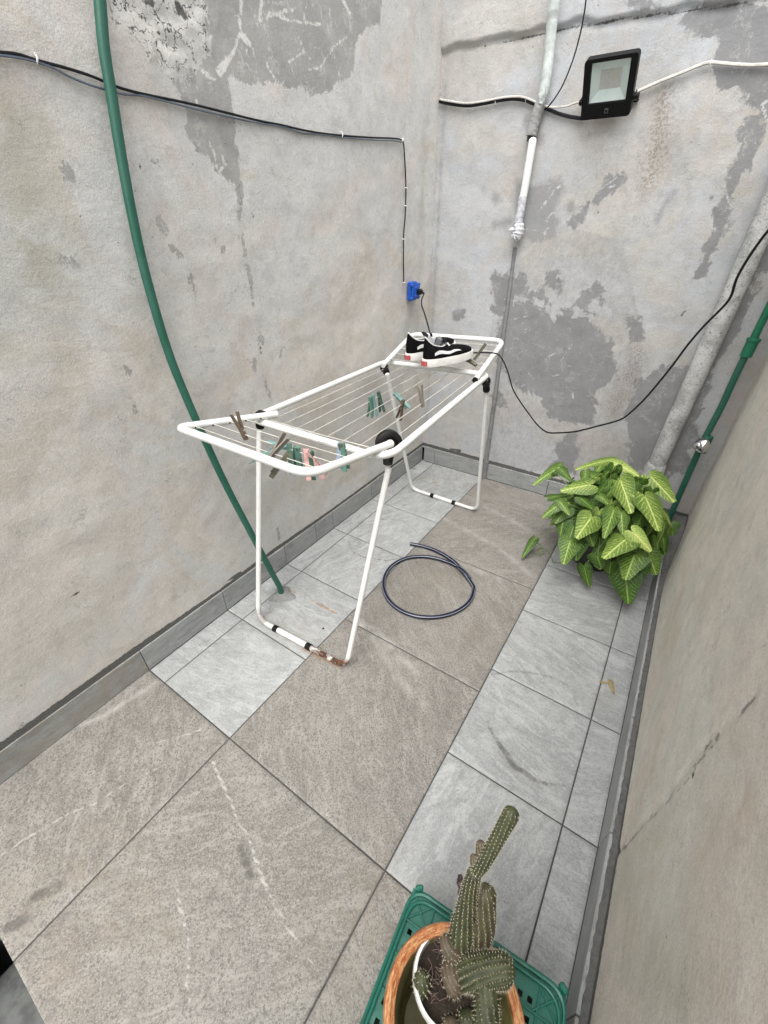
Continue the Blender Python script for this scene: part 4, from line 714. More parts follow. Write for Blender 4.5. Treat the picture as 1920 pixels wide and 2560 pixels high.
PD = [('brown', WN, (618,1095,.84), (-.25, -.1, 1), 0, 'dark brown wooden peg alone near the left arm of the near wing'),
 ('grey', WN, (668,1165,.84), (.55, .35, .8), 1.2, 'long weathered grey peg slanting up over the green pegs of the near wing'),
 ('teal', WN, (690,1145,.84), (-.75, -.45, -.3), 1.4, 'pale teal peg lying flattest at the left of the near-wing cluster'),
 ('dgreen', WN, (722,1150,.84), (-.3, .2, -.9), .2, 'dark green peg hanging beside the pink peg'),
 ('green', WN, (735,1150,.84), (-.1, .1, -1), .5, 'green peg hanging under the slanting weathered peg'),
 ('pink', WN, (768,1150,.85), (.4, .2, -.8), .2, 'pink peg in the cluster on the near wing'),
 ('dgreen', WN, (790,1140,.85), (0, .1, -1), .2, 'dark green peg just right of the pink peg'),
 ('teal', WN, (0,0,0), (-.8, .1, -.15), 1.2, 'teal peg lying nearly flat above the pale one at the left of the near-wing cluster'),
 ('dgreen', WN, (0,0,0), (.3, -.3, -.8), 1.0, 'dark green peg crossing behind the slanting weathered peg'),
 ('pink', WN, (0,0,0), (.15, -.2, -1), .9, 'dusky pink peg clipped tight behind the brighter pink one'),
 ('olive', WN, (0,0,0), (-.5, -.3, -.7), .6, 'dark olive peg poking out under the front bar of the near wing'),
 ('blue', WN, (855,1112,.84), (-.1, 0, -1), .2, 'pale blue peg beside the right arm of the near wing'),
 ('green', WN, (872,1110,.84), (.1, 0, -1), .2, 'green peg pressed against the right arm of the near wing'),
 ('olive', WN, (862,1120,.83), (-.05, .2, -1), .2, 'dark olive peg sticking out below the near wing next to the blue peg'),
 ('green', WIRES_MAIN, (928,1005,.80), (-.05, 0, -1), 1.6, 'green peg hanging on the middle wires, left of a close green pair'),
 ('teal', WIRES_MAIN, (940,1000,.80), (.08, 0, -1), 1.6, 'teal peg touching the green peg on the middle wires'),
 ('dgreen', WIRES_MAIN, (950,992,.80), (.15, .1, -1), 1.6, 'dark green peg at the right of the green trio on the middle wires'),
 ('teal', WIRES_MAIN, (978,990,.80), (.5, .3, -.6), 1.2, 'teal peg slanting behind the brown peg on the middle wires'),
 ('brown', WIRES_MAIN, (993,1010,.80), (-.25, 0, -1), 1.5, 'larger dark brown peg hanging in front of the slanting teal peg'),
 ('grey', WIRES_MAIN, (1068,1012,.80), (-.25, 0, 1), 1.5, 'weathered brown-grey peg alone on a wire toward the right rail'),
 ('olive', WF, (1188,890,.87), (.5, .2, .9), .3, 'dark peg standing on the far wing right of the sneakers'),
 ('olive', WF, (1182,905,.86), (-.8, .1, .3), .5, 'dark peg lying across the far wing below the standing one')]
PP = [[(0.284,-1.621,0.84),(0.466,-1.712,0.84),(0.451,-1.667,0.84),(0.489,-1.656,0.84),(0.5,-1.649,0.84),(0.544,-1.643,0.85),(0.548,-1.613,0.85),(0.441,-1.64,0.85),(0.466,-1.623,0.85),(0.526,-1.613,0.85),(0.505,-1.696,0.85),(0.548,-1.504,0.84),(0.561,-1.489,0.84),(0.554,-1.5,0.83),(0.343,-1.073,0.8),(0.346,-1.044,0.8),(0.337,-1.005,0.8),(0.369,-0.973,0.8),(0.439,-1.037,0.8),(0.538,-0.983,0.8),(0.502,-0.476,0.87),(0.52,-0.541,0.86)]][0]
for (c_, Ws, _, zd, roll, lb), tg in zip(PD, PP): peg(c_, onwire(Ws, tg), zd, roll, lb)

# ------------------------------------------------------------------ sneakers
SB = simple('black_suede', (.0035, .0035, .004), (.009, .009, .009), .95, 90, bump=.5, spec=.1); SW = simple('white_rubber', (.72, .71, .68), (.60, .58, .55), .5, 60); SL = simple('grey_lining', (.10, .10, .105), (.05, .05, .05), .9, 120); SRd = simple('red_patch', (.40, .05, .06), (.55, .25, .25), .6, 140); LEA = simple('white_leather', (.62, .62, .61), (.45, .45, .45), .5, 60)
def sneaker(org, ang, L, label, side, tilt=0):
    e = empty('sneaker', org, label, 'sneaker', 'pair of black sneakers drying on the rack')
    M3 = Matrix.Rotation(ang, 3, 'Z') @ Matrix.Rotation(tilt, 3, 'Y')
    def outl(a):  # foot outline, x toward toe
        x = -math.cos(a); s_ = math.sin(a); wd = .33 + .10 * (1 / (1 + math.exp(-(x - .1) * 5))) ; wv = abs(s_) ** .75 * (1 if s_ > 0 else -1)
        return Vector((L * (.5 + .5 * x * (1 - .02 * abs(s_))), L * .5 * wd * wv * 1.0 + side * L * .02 * math.sin(x * 2), 0))
    def openl(a): return Vector((L * (.235 - .195 * math.cos(a)), L * .095 * math.sin(a), 0))
    def hz(a): x = -math.cos(a); return L * (.355 - .055 * x + .06 * max(0, -x) ** 4 - .04 * (1 - x * x))
    n = 40; A = [2 * math.pi * k_ / n for k_ in range(n)]
    def ringpt(a, t_, off=0):
        o_, i_ = outl(a) * 1.0, openl(a); f_ = t_ ** 1.55; p = o_.lerp(i_, f_); toe = max(0, -math.cos(a)); g = t_ ** (.62 - .12 * toe)
        p.z = L * .115 + (hz(a) - L * .115) * g * (1 - .10 * toe * math.sin(t_ * math.pi)); c = Vector((L * .4, 0, p.z)); d = (p - c); d.z = .0; d = d.normalized() * off; return p + d + Vector((0, 0, off * .5))
    def place(p): return M3 @ p + Vector(org)
    mb = MB(); T_ = [k_ / 9 for k_ in range(10)]; v = [place(ringpt(a, t_)) for t_ in T_ for a in A]; f = [(i * n + k_, i * n + (k_ + 1) % n, (i + 1) * n + (k_ + 1) % n, (i + 1) * n + k_) for i in range(9) for k_ in range(n)]; mb.add(v, f); mb.build('upper', SB, e)
    mb = MB(); pf = [(.96, 0), (1.03, .008), (1.05, .05), (1.04, .105), (1.02, .135), (.95, .135)]; v = []
    for s_, z in pf:
        for a in A: p = outl(a); c = Vector((L * .5, 0, 0)); q = c + (p - c) * s_ * 1.015; q.z = L * z; v.append(place(q))
    f = [(i * n + k_, i * n + (k_ + 1) % n, (i + 1) * n + (k_ + 1) % n, (i + 1) * n + k_) for i in range(len(pf) - 1) for k_ in range(n)] + [tuple(range(n - 1, -1, -1))]; mb.add(v, f); mb.build('sole', SW, e)
    mb = MB(); v = []
    for s_, z in ((1, 1), (.93, .97), (.9, .55), (.85, .40), (.01, .40)):
        for a in A: p = openl(a); c = Vector((L * .235, 0, 0)); q = c + (p - c) * s_; q.z = hz(a) * z; v.append(place(q))
    f = [(i * n + k_, i * n + (k_ + 1) % n, (i + 1) * n + (k_ + 1) % n, (i + 1) * n + k_) for i in range(4) for k_ in range(n)]; mb.add(v, f); mb.build('lining', SL, e)
    mb = MB(); mb.tube([place(Vector((openl(a).x, openl(a).y, hz(a)))) for a in A], L * .011, 7, closed=True); mb.build('collar_piping', LEA, e)
    for sg in (-1, 1):   # curved side stripe
        mb = MB(); v = []; w_ = [(.78, .10, .22), (.92, .16, .34), (1.08, .20, .44), (1.24, .17, .44), (1.40, .14, .36), (1.56, .20, .36), (1.72, .26, .44), (1.85, .28, .46), (1.98, .24, .38)]
        for th, t0, t1 in w_:
            for tt in (t0, (t0 + t1) / 2, t1): v.append(place(ringpt(sg * th if sg > 0 else 2 * math.pi - th, tt, .0022)))
        f = [(i * 3 + k_, i * 3 + 3 + k_, i * 3 + 4 + k_, i * 3 + 1 + k_)[::sg] for i in range(8) for k_ in range(2)]; mb.add(v, f); mb.build('side_stripe', LEA, e)
    mb = MB(); zt = hz(math.pi)
    tp = [Vector((L * .58, 0, L * .23)), Vector((L * .50, 0, L * .285)), Vector((L * .42, 0, L * .34)), Vector((L * .375, 0, L * .42))]
    v = []
    for i, p in enumerate(tp): w2 = L * (.045 + .018 * i); v += [place(p + Vector((0, s_ * w2, -abs(s_) * L * .02))) for s_ in (-1, -.5, 0, .5, 1)] + [place(p + Vector((L * .012, s_ * w2, -abs(s_) * L * .02 - L * .02))) for s_ in (1, .5, 0, -.5, -1)]
    f = [(i * 10 + k_, i * 10 + (k_ + 1) % 10, i * 10 + 10 + (k_ + 1) % 10, i * 10 + 10 + k_) for i in range(3) for k_ in range(10)] + [tuple(30 + k_ for k_ in range(10))]; mb.add(v, f); mb.build('tongue', SL, e)
    for i in range(4): x = L * (.44 + .055 * i); z = L * (.335 - .036 * i); mb = MB(); mb.tube([place(Vector((x - L * .015, -L * .075, z - L * .02))), place(Vector((x, 0, z + L * .008))), place(Vector((x - L * .015, L * .075, z - L * .02)))], L * .013, 6); mb.build('lace', LEA, e)
    mb = MB(); v = []
    for a in np.linspace(-.42, .42, 7):
        for z in (.03, .11): p = outl(a); c = Vector((L * .5, 0, 0)); q = c + (p - c) * 1.085; q.z = L * z; v.append(place(q))
    mb.add(v, [(i * 2, i * 2 + 2, i * 2 + 3, i * 2 + 1) for i in range(6)]); mb.build('heel_label', SRd, e, smooth=False); return e
s1 = [(0.378,-0.736,0.862),(0.453,-0.533,0.87)]; s2 = [(0.28,-0.699,0.864),(0.284,-0.382,0.876)]
def ang2(a, b): return math.atan2(b[1] - a[1], b[0] - a[0])
sneaker(tuple(s1[0]), R(62), .25, 'sneaker nearer the camera with its white side stripe and toe rim in full view', 1, R(-3))
sneaker(tuple(s2[0]), R(66), .25, 'rear sneaker of the pair, its heel collar standing up at the left', -1, R(-6))

# power adapter and cords
AD = simple('adapter_grey', (.42, .43, .45), (.34, .35, .36), .45, 80)
ap = Vector([(0.374,-0.669,0.955)][0])
e = empty('power_adapter', ap, 'small light grey power adapter on the sneakers, corded to the blue outlet', 'adapter'); mb = MB(); mb.box(ap, (.034, .026, .036), Matrix.Rotation(R(25), 3, 'Z') @ Matrix.Rotation(R(12), 3, 'Y'), .003); mb.build('adapter_body', AD, e, smooth=False); mb = MB(); mb.tube([ap + Vector((0, 0, .016)), ap + Vector((0, 0, .030))], [.006, .0035], 8); mb.build('cord_grip', BLK, e)
mb = MB(); mb.box(ap + Vector((.030, .012, -.004)), (.026, .030, .040), Matrix.Rotation(R(25), 3, 'Z') @ Matrix.Rotation(R(20), 3, 'Y'), .005); mb.build('plug_half', simple('adapter_dark', (.13, .13, .14), (.09, .09, .09), .5), e, smooth=False)
a0 = (.082, -.223, 1.076); mid = [(0.178,-0.419,1.06),(0.253,-0.517,1.03),(0.324,-0.61,1.0),(0.377,-0.685,0.985)]
cable('cord', [a0] + [mid[0], mid[1], mid[2], mid[3], tuple(ap + Vector((0, 0, .028)))], .0032, CBL, None, parent=bpy.data.objects['power_adapter'])
lc = [(0.381,-0.46,0.833),(0.42,-0.46,0.854),(0.459,-0.46,0.872),(0.507,-0.46,0.882),(0.567,-0.47,0.891),(0.605,-0.48,0.893),(0.631,-0.48,0.874),(0.655,-0.48,0.84),(0.683,-0.49,0.797),(0.705,-0.5,0.761),(0.749,-0.51,0.716),(0.796,-0.52,0.676),(0.844,-0.54,0.644),(0.882,-0.55,0.625),(0.914,-0.57,0.627),(0.959,-0.59,0.645),(1.022,-0.62,0.676),(1.092,-0.66,0.727),(1.154,-0.7,0.775),(1.181,-0.72,0.806),(1.214,-0.74,0.87),(1.237,-0.76,0.931),(1.26,-0.78,1.001),(1.279,-0.8,1.068),(1.299,-0.82,1.123),(1.32,-0.84,1.168),(1.33,-0.86,1.201),(1.326,-0.88,1.241),(1.329,-0.9,1.276),(1.336,-0.92,1.312),(1.346,-0.94,1.345),(1.37,-0.98,1.401)]
cable('hanging_cable', lc, .0032, CBL, 'long black cord sagging from the far wing across the back wall to the right edge', 'cable', res=4)

# ------------------------------------------------------------------ coiled hose on the floor
e = empty('hose', (.642, -1.085, 0), 'coiled dark blue hose with white stripes lying in a loop on the floor', 'hose')
def hosem():
    t = NT('striped_hose'); u = t.node('ShaderNodeUVMap').outputs[0]; sx = t.node('ShaderNodeSeparateXYZ'); t.l.new(u, sx.inputs[0]); k = t.math('FRACT', t.math('MULTIPLY', sx.outputs['X'], 4.0)); m_ = t.step(t.math('ABSOLUTE', t.math('SUBTRACT', k, .5)), .11, .08); c = t.mix(m_, (.004, .006, .026), (.26, .28, .31)); return t.fin(c, .3)
HM = hosem()
def uvtube(mb_path, r, n, name, parent, mat):
    mb = MB(); mb.tube(mb_path, r, n); o = mb.build(name, mat, parent); me_ = o.data; uv = me_.uv_layers.new(name='UVMap')
    for p_ in me_.polygons:
        ks = [me_.loops[l].vertex_index % n for l in p_.loop_indices]; wrap = max(ks) - min(ks) > n / 2
        for l, k_ in zip(p_.loop_indices, ks): uv.data[l].uv = ((k_ + (n if wrap and k_ < n / 2 else 0)) / n, 0)
    return o
hp = []
r0 = [(0.124,-1.07),(0.103,-1.143),(0.08,-1.218),(0.417,-0.864)]
st = [(0.426,-0.877),(0.486,-0.857),(0.538,-0.846),(0.592,-0.851),(0.651,-0.864),(0.713,-0.89),(0.743,-0.91)]
cen = (.642, -1.085)
start = Vector((.425, -.873, .011))
hp = [start, Vector((.475, -.858, .011)), Vector((.535, -.850, .012)), Vector((.60, -.856, .013)), Vector((.66, -.874, .015)), Vector((.715, -.905, .02))]
a0_ = math.atan2(-.96 + 1.085, .79 - .642)
for k_ in range(0, 41):
    a = a0_ - k_ * (2 * math.pi * .985) / 40; rr = .197 + .006 * math.sin(2 * a + 1.2) + .004 * math.sin(3 * a); hp.append(Vector((cen[0] + rr * math.cos(a), cen[1] + rr * math.sin(a) * 1.02, .010 if 3 < k_ < 36 else .012)))
hp += [Vector((.738, -.925, .012)), Vector((.786, -.955, .012))]
hp2 = hp[:-3] 
uvtube(smooth_path(hp2[:6] + hp2[7:], 4), .0088, 14, 'hose_body', e, HM)
tail = [Vector((.545, -.900, .026)), Vector((.60, -.893, .027)), Vector((.66, -.900, .028)), Vector((.72, -.918, .028)), Vector((.765, -.935, .026)), Vector((.792, -.950, .018))]
uvtube(smooth_path([hp2[-1] + Vector((-.01, 0, 0))] + tail[3:], 5), .0088, 14, 'hose_tail', e, HM)

# ------------------------------------------------------------------ leafy plant
e = empty('potted_plant', (1.225, -.47, 0), 'bushy potted arrowhead plant with variegated lime green leaves in the right corner', 'plant')
POT = simple('dark_pot', (.030, .028, .026), (.018, .017, .016), .6, 30); SOIL = simple('soil', (.035, .026, .018), (.015, .012, .01), 1, 60, bump=.8, bd=.006)
pc = Vector((1.225, -.47, 0)); mb = MB(); mb.lathe(pc, [(.0001, .002), (.092, .002), (.097, .006), (.120, .150), (.130, .155), (.130, .175), (.121, .175), (.114, .145)], 32); mb.build('pot', POT, e)
mb = MB(); mb.lathe(pc, [(.115, .147), (.06, .155), (.0001, .158)], 24); mb.build('soil', SOIL, e)
def leafm(name, base, lightc, dark, amt):
    t = NT(name); u = t.node('ShaderNodeUVMap').outputs[0]; sx = t.node('ShaderNodeSeparateXYZ'); t.l.new(u, sx.inputs[0]); x = sx.outputs['X']; y = t.math('ABSOLUTE', sx.outputs['Y'])
    k = t.math('SUBTRACT', x, t.math('MULTIPLY', y, .75)); p = t.co(); k = t.math('ADD', k, t.math('MULTIPLY', t.noise(p, 60, 2), .05)); k = t.math('ADD', k, t.math('MULTIPLY', t.noise(p, 16, 3), .35)); k = t.math('FRACT', t.math('MULTIPLY', k, 8.5)); vn = t.math('MULTIPLY', t.step(t.math('ABSOLUTE', t.math('SUBTRACT', k, .5)), .33, .46), t.step(t.noise(p, 45, 3, .7), .34, .5)); net = t.step(t.vor(p, 150), .03, .09, .35, 0)
    mid = t.step(y, .012, .035, 1, 0); cen_ = t.step(y, .03, .36, 1, 0); n = t.noise(p, 90, 4, .7)
    c = t.mix(t.math('MULTIPLY', cen_, t.step(n, .35, .6, amt * .5, amt)), dark, base); c = t.mix(net, c, lightc); c = t.mix(t.math('MULTIPLY', vn, t.step(y, .42, .2, .1, .75)), c, lightc); c = t.mix(mid, c, tuple(min(1, q * 1.15) for q in lightc))
    c = t.mix(t.step(t.noise(p, 200, 3), .55, .7, 0, .25), c, dark)
    t.bump(t.math('SUBTRACT', 1, vn), .3, .0015); t.b.inputs['Subsurface Weight'].default_value = .0
    try: t.b.inputs['Transmission Weight'].default_value = 0
    except Exception: pass
    return t.fin(c, .48, 0, .30)
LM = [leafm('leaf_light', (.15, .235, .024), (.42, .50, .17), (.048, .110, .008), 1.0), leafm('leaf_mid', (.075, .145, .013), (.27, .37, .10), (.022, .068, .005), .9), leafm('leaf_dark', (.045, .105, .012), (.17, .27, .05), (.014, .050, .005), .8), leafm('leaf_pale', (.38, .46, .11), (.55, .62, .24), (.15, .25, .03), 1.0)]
def leaf(base, tip, wid, mat, nrm=None, fold=.22, droop=.16, name='leaf', parent=e):
    b = Vector(base); t_ = Vector(tip); ax = t_ - b; L = ax.length; ax.normalize(); nm = Vector(nrm or (-.06, -.62, .78)).normalized(); nm = (nm - ax * nm.dot(ax)).normalized(); sd_ = ax.cross(nm); W = wid / 2
    na, nr = 28, 6; v = []; uv = []; tw = random.uniform(-.35, .35); fold *= random.uniform(.5, 2.0); droop *= random.uniform(.4, 2.2); wv = random.uniform(0, 6)
    v.append(b); uv.append((0.25, 0))
    for j in range(1, nr + 1):
        for k_ in range(na):
            th = -math.pi + 2 * math.pi * (k_ + .5) / na; at = abs(th)
            ang = [0, .25, .55, .9, 1.3, 1.75, 2.2, 2.6, 2.85, 3.14]; rad = [1.0, .74, .57, .51, .50, .51, .50, .46, .32, .12]
            rr = np.interp(at, ang, rad) * j / nr; x = rr * math.cos(th); y = rr * math.sin(th)
            X3 = L * x * .80 + L * .20 * (x > 0) * x; Y3 = y * (W / .5)
            z = -fold * abs(Y3) * .6 + .05 * W * math.sin(5 * x + wv) * abs(y) * 2 - droop * L * max(0, x) ** 2 - .25 * L * max(0, -x) ** 2 * 1.2
            v.append(b + ax * X3 + sd_ * Y3 + nm * (z + tw * Y3)); uv.append((x * .8 + .25, y))
    f = [(0, 1 + k_, 1 + (k_ + 1) % na) for k_ in range(na) if k_ != na - 1]
    for j in range(nr - 1):
        for k_ in range(na - 1): a = 1 + j * na + k_; f.append((a, a + na, a + na + 1, a + 1))
    mb = MB(); mb.add(v, f); o = mb.build(name, mat, parent, ang=180); l = o.data.uv_layers.new(name='UVMap'); vi = [0] * len(o.data.loops); o.data.loops.foreach_get('vertex_index', vi)
    l.data.foreach_set('uv', [c for i in vi for c in uv[i]]); return o
LF = [(380,415,.40,215,505,.37,95,1),(700,365,.47,470,405,.46,105,0),(740,395,.48,925,465,.47,95,3),(560,520,.43,375,552,.40,140,0),(762,500,.46,835,680,.42,155,0),(955,480,.47,1110,632,.43,165,0),(915,600,.44,1010,800,.40,180,0),(400,630,.37,265,705,.33,80,1),(395,625,.375,455,705,.35,70,1),(575,725,.36,485,845,.32,150,0),(790,850,.33,642,970,.29,160,0),(845,815,.36,968,935,.32,105,3),(450,870,.27,405,1015,.21,130,1),(840,955,.26,790,1105,.21,160,1),(930,950,.22,995,1078,.17,150,1),(790,1075,.17,812,1268,.07,170,2),(540,1030,.11,572,1158,.03,85,2),(228,860,.08,152,968,.03,60,2),
 (1070,760,.24,1135,850,.20,105,2),(990,860,.22,1088,968,.17,120,2),(715,680,.38,660,850,.34,110,1),(765,700,.38,775,820,.34,95,1),(600,470,.44,745,490,.42,100,1),(985,515,.45,860,535,.44,70,1),(410,730,.29,385,830,.24,110,2),(500,870,.24,480,985,.19,110,2),(640,590,.40,705,650,.38,70,1),(345,590,.36,480,570,.36,70,2),(545,440,.45,540,520,.43,70,1),(400,430,.41,470,500,.38,80,2),(680,520,.42,740,590,.40,110,1),(820,870,.31,800,790,.33,60,3),(620,960,.24,650,1050,.18,110,2),(870,1000,.20,880,1130,.13,130,2),(700,1000,.20,690,1080,.14,110,2),(560,800,.28,600,900,.24,120,2),(890,700,.36,850,800,.32,120,2),(470,780,.29,440,860,.25,110,2),(840,470,.44,900,540,.42,100,1),(640,400,.46,600,450,.45,80,1),(900,620,.42,1000,660,.40,90,2),(960,800,.28,1040,860,.24,100,2),(520,600,.38,600,670,.35,90,2),(430,670,.33,350,760,.28,100,2),(625,1005,.14,640,1040,.12,45,3),(840,900,.29,910,880,.29,70,1),(360,440,.40,380,470,.38,50,2)]
LFP = [(0.959,-0.411,0.4),(0.884,-0.566,0.37),(1.16,-0.341,0.47),(1.029,-0.481,0.46),(1.194,-0.399,0.48),(1.319,-0.42,0.47),(1.117,-0.562,0.43),(1.012,-0.624,0.4),(1.232,-0.515,0.46),(1.309,-0.661,0.42),(1.339,-0.432,0.47),(1.45,-0.517,0.43),(1.338,-0.563,0.44),(1.42,-0.711,0.4),(1.048,-0.669,0.37),(0.986,-0.752,0.33),(1.044,-0.673,0.375),(1.1,-0.711,0.35),(1.175,-0.708,0.36),(1.152,-0.819,0.32),(1.319,-0.73,0.33),(1.263,-0.854,0.29),(1.34,-0.719,0.36),(1.426,-0.748,0.32),(1.134,-0.786,0.27),(1.141,-0.877,0.21),(1.368,-0.724,0.26),(1.368,-0.83,0.21),(1.422,-0.625,0.22),(1.481,-0.673,0.17),(1.367,-0.745,0.17),(1.419,-0.806,0.07),(1.216,-0.711,0.11),(1.263,-0.737,0.03),(0.96,-0.597,0.08),(0.942,-0.698,0.03),(1.478,-0.355,0.24),(1.535,-0.386,0.2),(1.445,-0.49,0.22),(1.524,-0.509,0.17),(1.244,-0.633,0.38),(1.249,-0.792,0.34),(1.276,-0.64,0.38),(1.305,-0.717,0.34),(1.127,-0.491,0.44),(1.218,-0.424,0.42),(1.363,-0.433,0.45),(1.296,-0.49,0.44),(1.072,-0.663,0.29),(1.081,-0.721,0.24),(1.16,-0.724,0.24),(1.174,-0.791,0.19),(1.18,-0.575,0.4),(1.231,-0.596,0.38),(0.998,-0.619,0.36),(1.073,-0.535,0.36),(1.085,-0.486,0.45),(1.105,-0.57,0.43),(0.982,-0.447,0.41),(1.046,-0.471,0.38),(1.187,-0.496,0.42),(1.238,-0.537,0.4),(1.34,-0.711,0.31),(1.314,-0.655,0.33),(1.249,-0.781,0.24),(1.284,-0.784,0.18),(1.398,-0.675,0.2),(1.43,-0.716,0.13),(1.302,-0.739,0.2),(1.314,-0.748,0.14),(1.179,-0.677,0.28),(1.225,-0.721,0.24),(1.347,-0.558,0.36),(1.344,-0.632,0.32),(1.123,-0.703,0.29),(1.123,-0.75,0.25),(1.271,-0.396,0.44),(1.321,-0.441,0.42),(1.132,-0.403,0.46),(1.122,-0.48,0.45),(1.335,-0.557,0.42),(1.398,-0.537,0.4),(1.411,-0.524,0.28),(1.471,-0.504,0.24),(1.11,-0.599,0.38),(1.174,-0.61,0.35),(1.071,-0.642,0.33),(1.044,-0.709,0.28),(1.261,-0.69,0.14),(1.278,-0.696,0.12),(1.357,-0.707,0.29),(1.392,-0.659,0.29),(0.957,-0.461,0.4),(0.977,-0.461,0.38)]
STM = simple('leaf_stem', (.16, .24, .07), (.10, .14, .05), .5, 40)
for i, q in enumerate(LF):
    b, t_ = Vector(LFP[2 * i]), Vector(LFP[2 * i + 1])
    for p in (b, t_): p.x = min(p.x, 1.50)
    tone = q[7]; nrm = (random.uniform(-.25, .2), -.62 + random.uniform(-.15, .15), .78)
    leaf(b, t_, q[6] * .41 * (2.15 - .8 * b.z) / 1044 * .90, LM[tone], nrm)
    s0 = pc + Vector((random.uniform(-.05, .05), random.uniform(-.05, .05), .150)); m_ = s0.lerp(b, .55) + Vector((0, 0, .04)); 
    if b.z < .12: m_ = pc + (b - pc) * .55; m_.z = .19
    mb = MB(); mb.tube(smooth_path([s0, m_, b], 5), .0021, 5); mb.build('stem', STM, e)
for i in range(150):   # outer foliage filling the mound
    th = random.uniform(-3.5, .35); ph = random.uniform(.2, 1.9); n_ = Vector((math.sin(ph) * math.cos(th), math.sin(ph) * math.sin(th), math.cos(ph))); b = Vector((1.235, -.45, .24)) + Vector((n_.x * random.uniform(.16, .25), n_.y * .175, n_.z * random.uniform(.15, .26)))
    d = Vector((n_.x * .6 + random.uniform(-.4, .4), n_.y * .6 + random.uniform(-.3, .3), -.75)).normalized(); L_ = random.uniform(.065, .095); t_ = b + d * L_
    b.x = min(b.x, 1.47); t_.x = min(t_.x, 1.49)
    if t_.z < .02: continue
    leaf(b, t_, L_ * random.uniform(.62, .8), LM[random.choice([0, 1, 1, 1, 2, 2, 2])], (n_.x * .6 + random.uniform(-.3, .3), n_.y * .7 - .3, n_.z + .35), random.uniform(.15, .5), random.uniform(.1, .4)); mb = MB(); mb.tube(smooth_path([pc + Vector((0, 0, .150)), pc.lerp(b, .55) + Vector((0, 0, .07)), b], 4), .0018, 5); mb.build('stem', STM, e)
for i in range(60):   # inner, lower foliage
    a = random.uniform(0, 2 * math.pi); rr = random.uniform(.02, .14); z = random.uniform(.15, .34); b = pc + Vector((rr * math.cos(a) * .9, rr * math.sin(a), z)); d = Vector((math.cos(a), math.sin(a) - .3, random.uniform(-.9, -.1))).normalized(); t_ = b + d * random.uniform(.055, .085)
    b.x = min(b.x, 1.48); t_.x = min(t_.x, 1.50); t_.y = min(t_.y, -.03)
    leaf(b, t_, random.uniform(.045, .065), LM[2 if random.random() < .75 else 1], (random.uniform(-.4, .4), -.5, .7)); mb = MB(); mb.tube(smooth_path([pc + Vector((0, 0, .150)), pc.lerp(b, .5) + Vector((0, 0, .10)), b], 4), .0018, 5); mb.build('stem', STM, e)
# trailing runner on the floor
rn = [(1.141,-0.791,0.16),(1.096,-0.669,0.06),(1.072,-0.611,0.012),(1.051,-0.566,0.012),(1.013,-0.53,0.012),(0.989,-0.548,0.014),(0.988,-0.585,0.012),(1.007,-0.6,0.012),(1.015,-0.571,0.02),(0.996,-0.544,0.03),(0.959,-0.585,0.07)]; mb = MB(); mb.tube(smooth_path(rn, 5), .0022, 6); mb.build('runner', STM, e)

# ------------------------------------------------------------------ crate, planter, cactus
CR = simple('crate_green', (.012, .135, .095), (.008, .095, .068), .45, 40)
H_ = .22
c0 = Vector([(1.149,-2.078,0.22)][0]); c1 = Vector([(1.451,-2.052,0.22)][0]); c2 = Vector([(1.151,-2.295,0.22)][0])
u_ = (c1 - c0); Wd = u_.length; u_.normalize(); v_ = Vector((u_.y, -u_.x, 0)); Ln = .46
cr = empty('crate', c0 + u_ * Wd / 2 + v_ * Ln / 2 - Vector((0, 0, H_)), 'upturned dark green plastic crate with square holes standing under the cactus planter', 'crate')
def cp_(a, b, z): q = c0 + u_ * a + v_ * b; return Vector((q.x, q.y, z))
mb = MB(); st_ = .0085; na_, nb_ = int(Wd / st_), int(Ln / st_); cellA, cellB = 6, 6
holes = set()
for i in range(na_):
    for j in range(nb_):
        ci, cj = i // cellA, j // cellB; ii, jj = i % cellA, j % cellB; corner = (ci in (0, na_ // cellA - 1 + (na_ % cellA > 2)) or i > na_ - cellA) and (cj == 0)
        if ii in (2, 4) and jj in (1, 4) and not (ci == 0 and cj == 0) and not (i > na_ - cellA - 1 and cj == 0) and 1 < i < na_ - 2 and 1 < j < nb_ - 2: holes.add((i, j))
idx = {}
def vi_(i, j):
    if (i, j) not in idx: idx[(i, j)] = len(mb.v); mb.v.append(tuple(cp_(i * Wd / na_, j * Ln / nb_, H_ - .008)))
    return idx[(i, j)]
for i in range(na_):
    for j in range(nb_):
        if (i, j) not in holes: mb.f.append((vi_(i, j), vi_(i, j + 1), vi_(i + 1, j + 1), vi_(i + 1, j))); mb.mi.append(0)
o = mb.build('base_panel', CR, cr, smooth=False); sm_ = o.modifiers.new('thick', 'SOLIDIFY'); sm_.thickness = .003; sm_.offset = -1
def rib(a0, b0, a1, b1, zt, w_=.0032, h=.010): p, q = cp_(a0, b0, 0), cp_(a1, b1, 0); d = q - p; L_ = d.length; ang = math.atan2(d.y, d.x); rb.box(((p + q) / 2) + Vector((0, 0, zt - h / 2)), (L_, w_, h), Matrix.Rotation(ang, 3, 'Z'), .0008)
rb = MB(); da, db = cellA * Wd / na_, cellB * Ln / nb_
for k_ in range(1, int(na_ / cellA) + 1):
    if k_ * da < Wd - .012: rib(k_ * da, .004, k_ * da, Ln - .004, H_ - .0026)
for k_ in range(1, int(nb_ / cellB) + 1):
    if k_ * db < Ln - .012: rib(.004, k_ * db, Wd - .004, k_ * db, H_ - .0022)
rb.build('rib_grid', CR, cr, smooth=False)
for q_ in ((.006, da), (Wd - .006, Wd - da)): rb = MB(); rib(q_[0], .006, q_[1], db, H_ - .0030); rib(q_[0], db, q_[1], .006, H_ - .0034); rb.build('corner_brace', CR, cr, smooth=False)
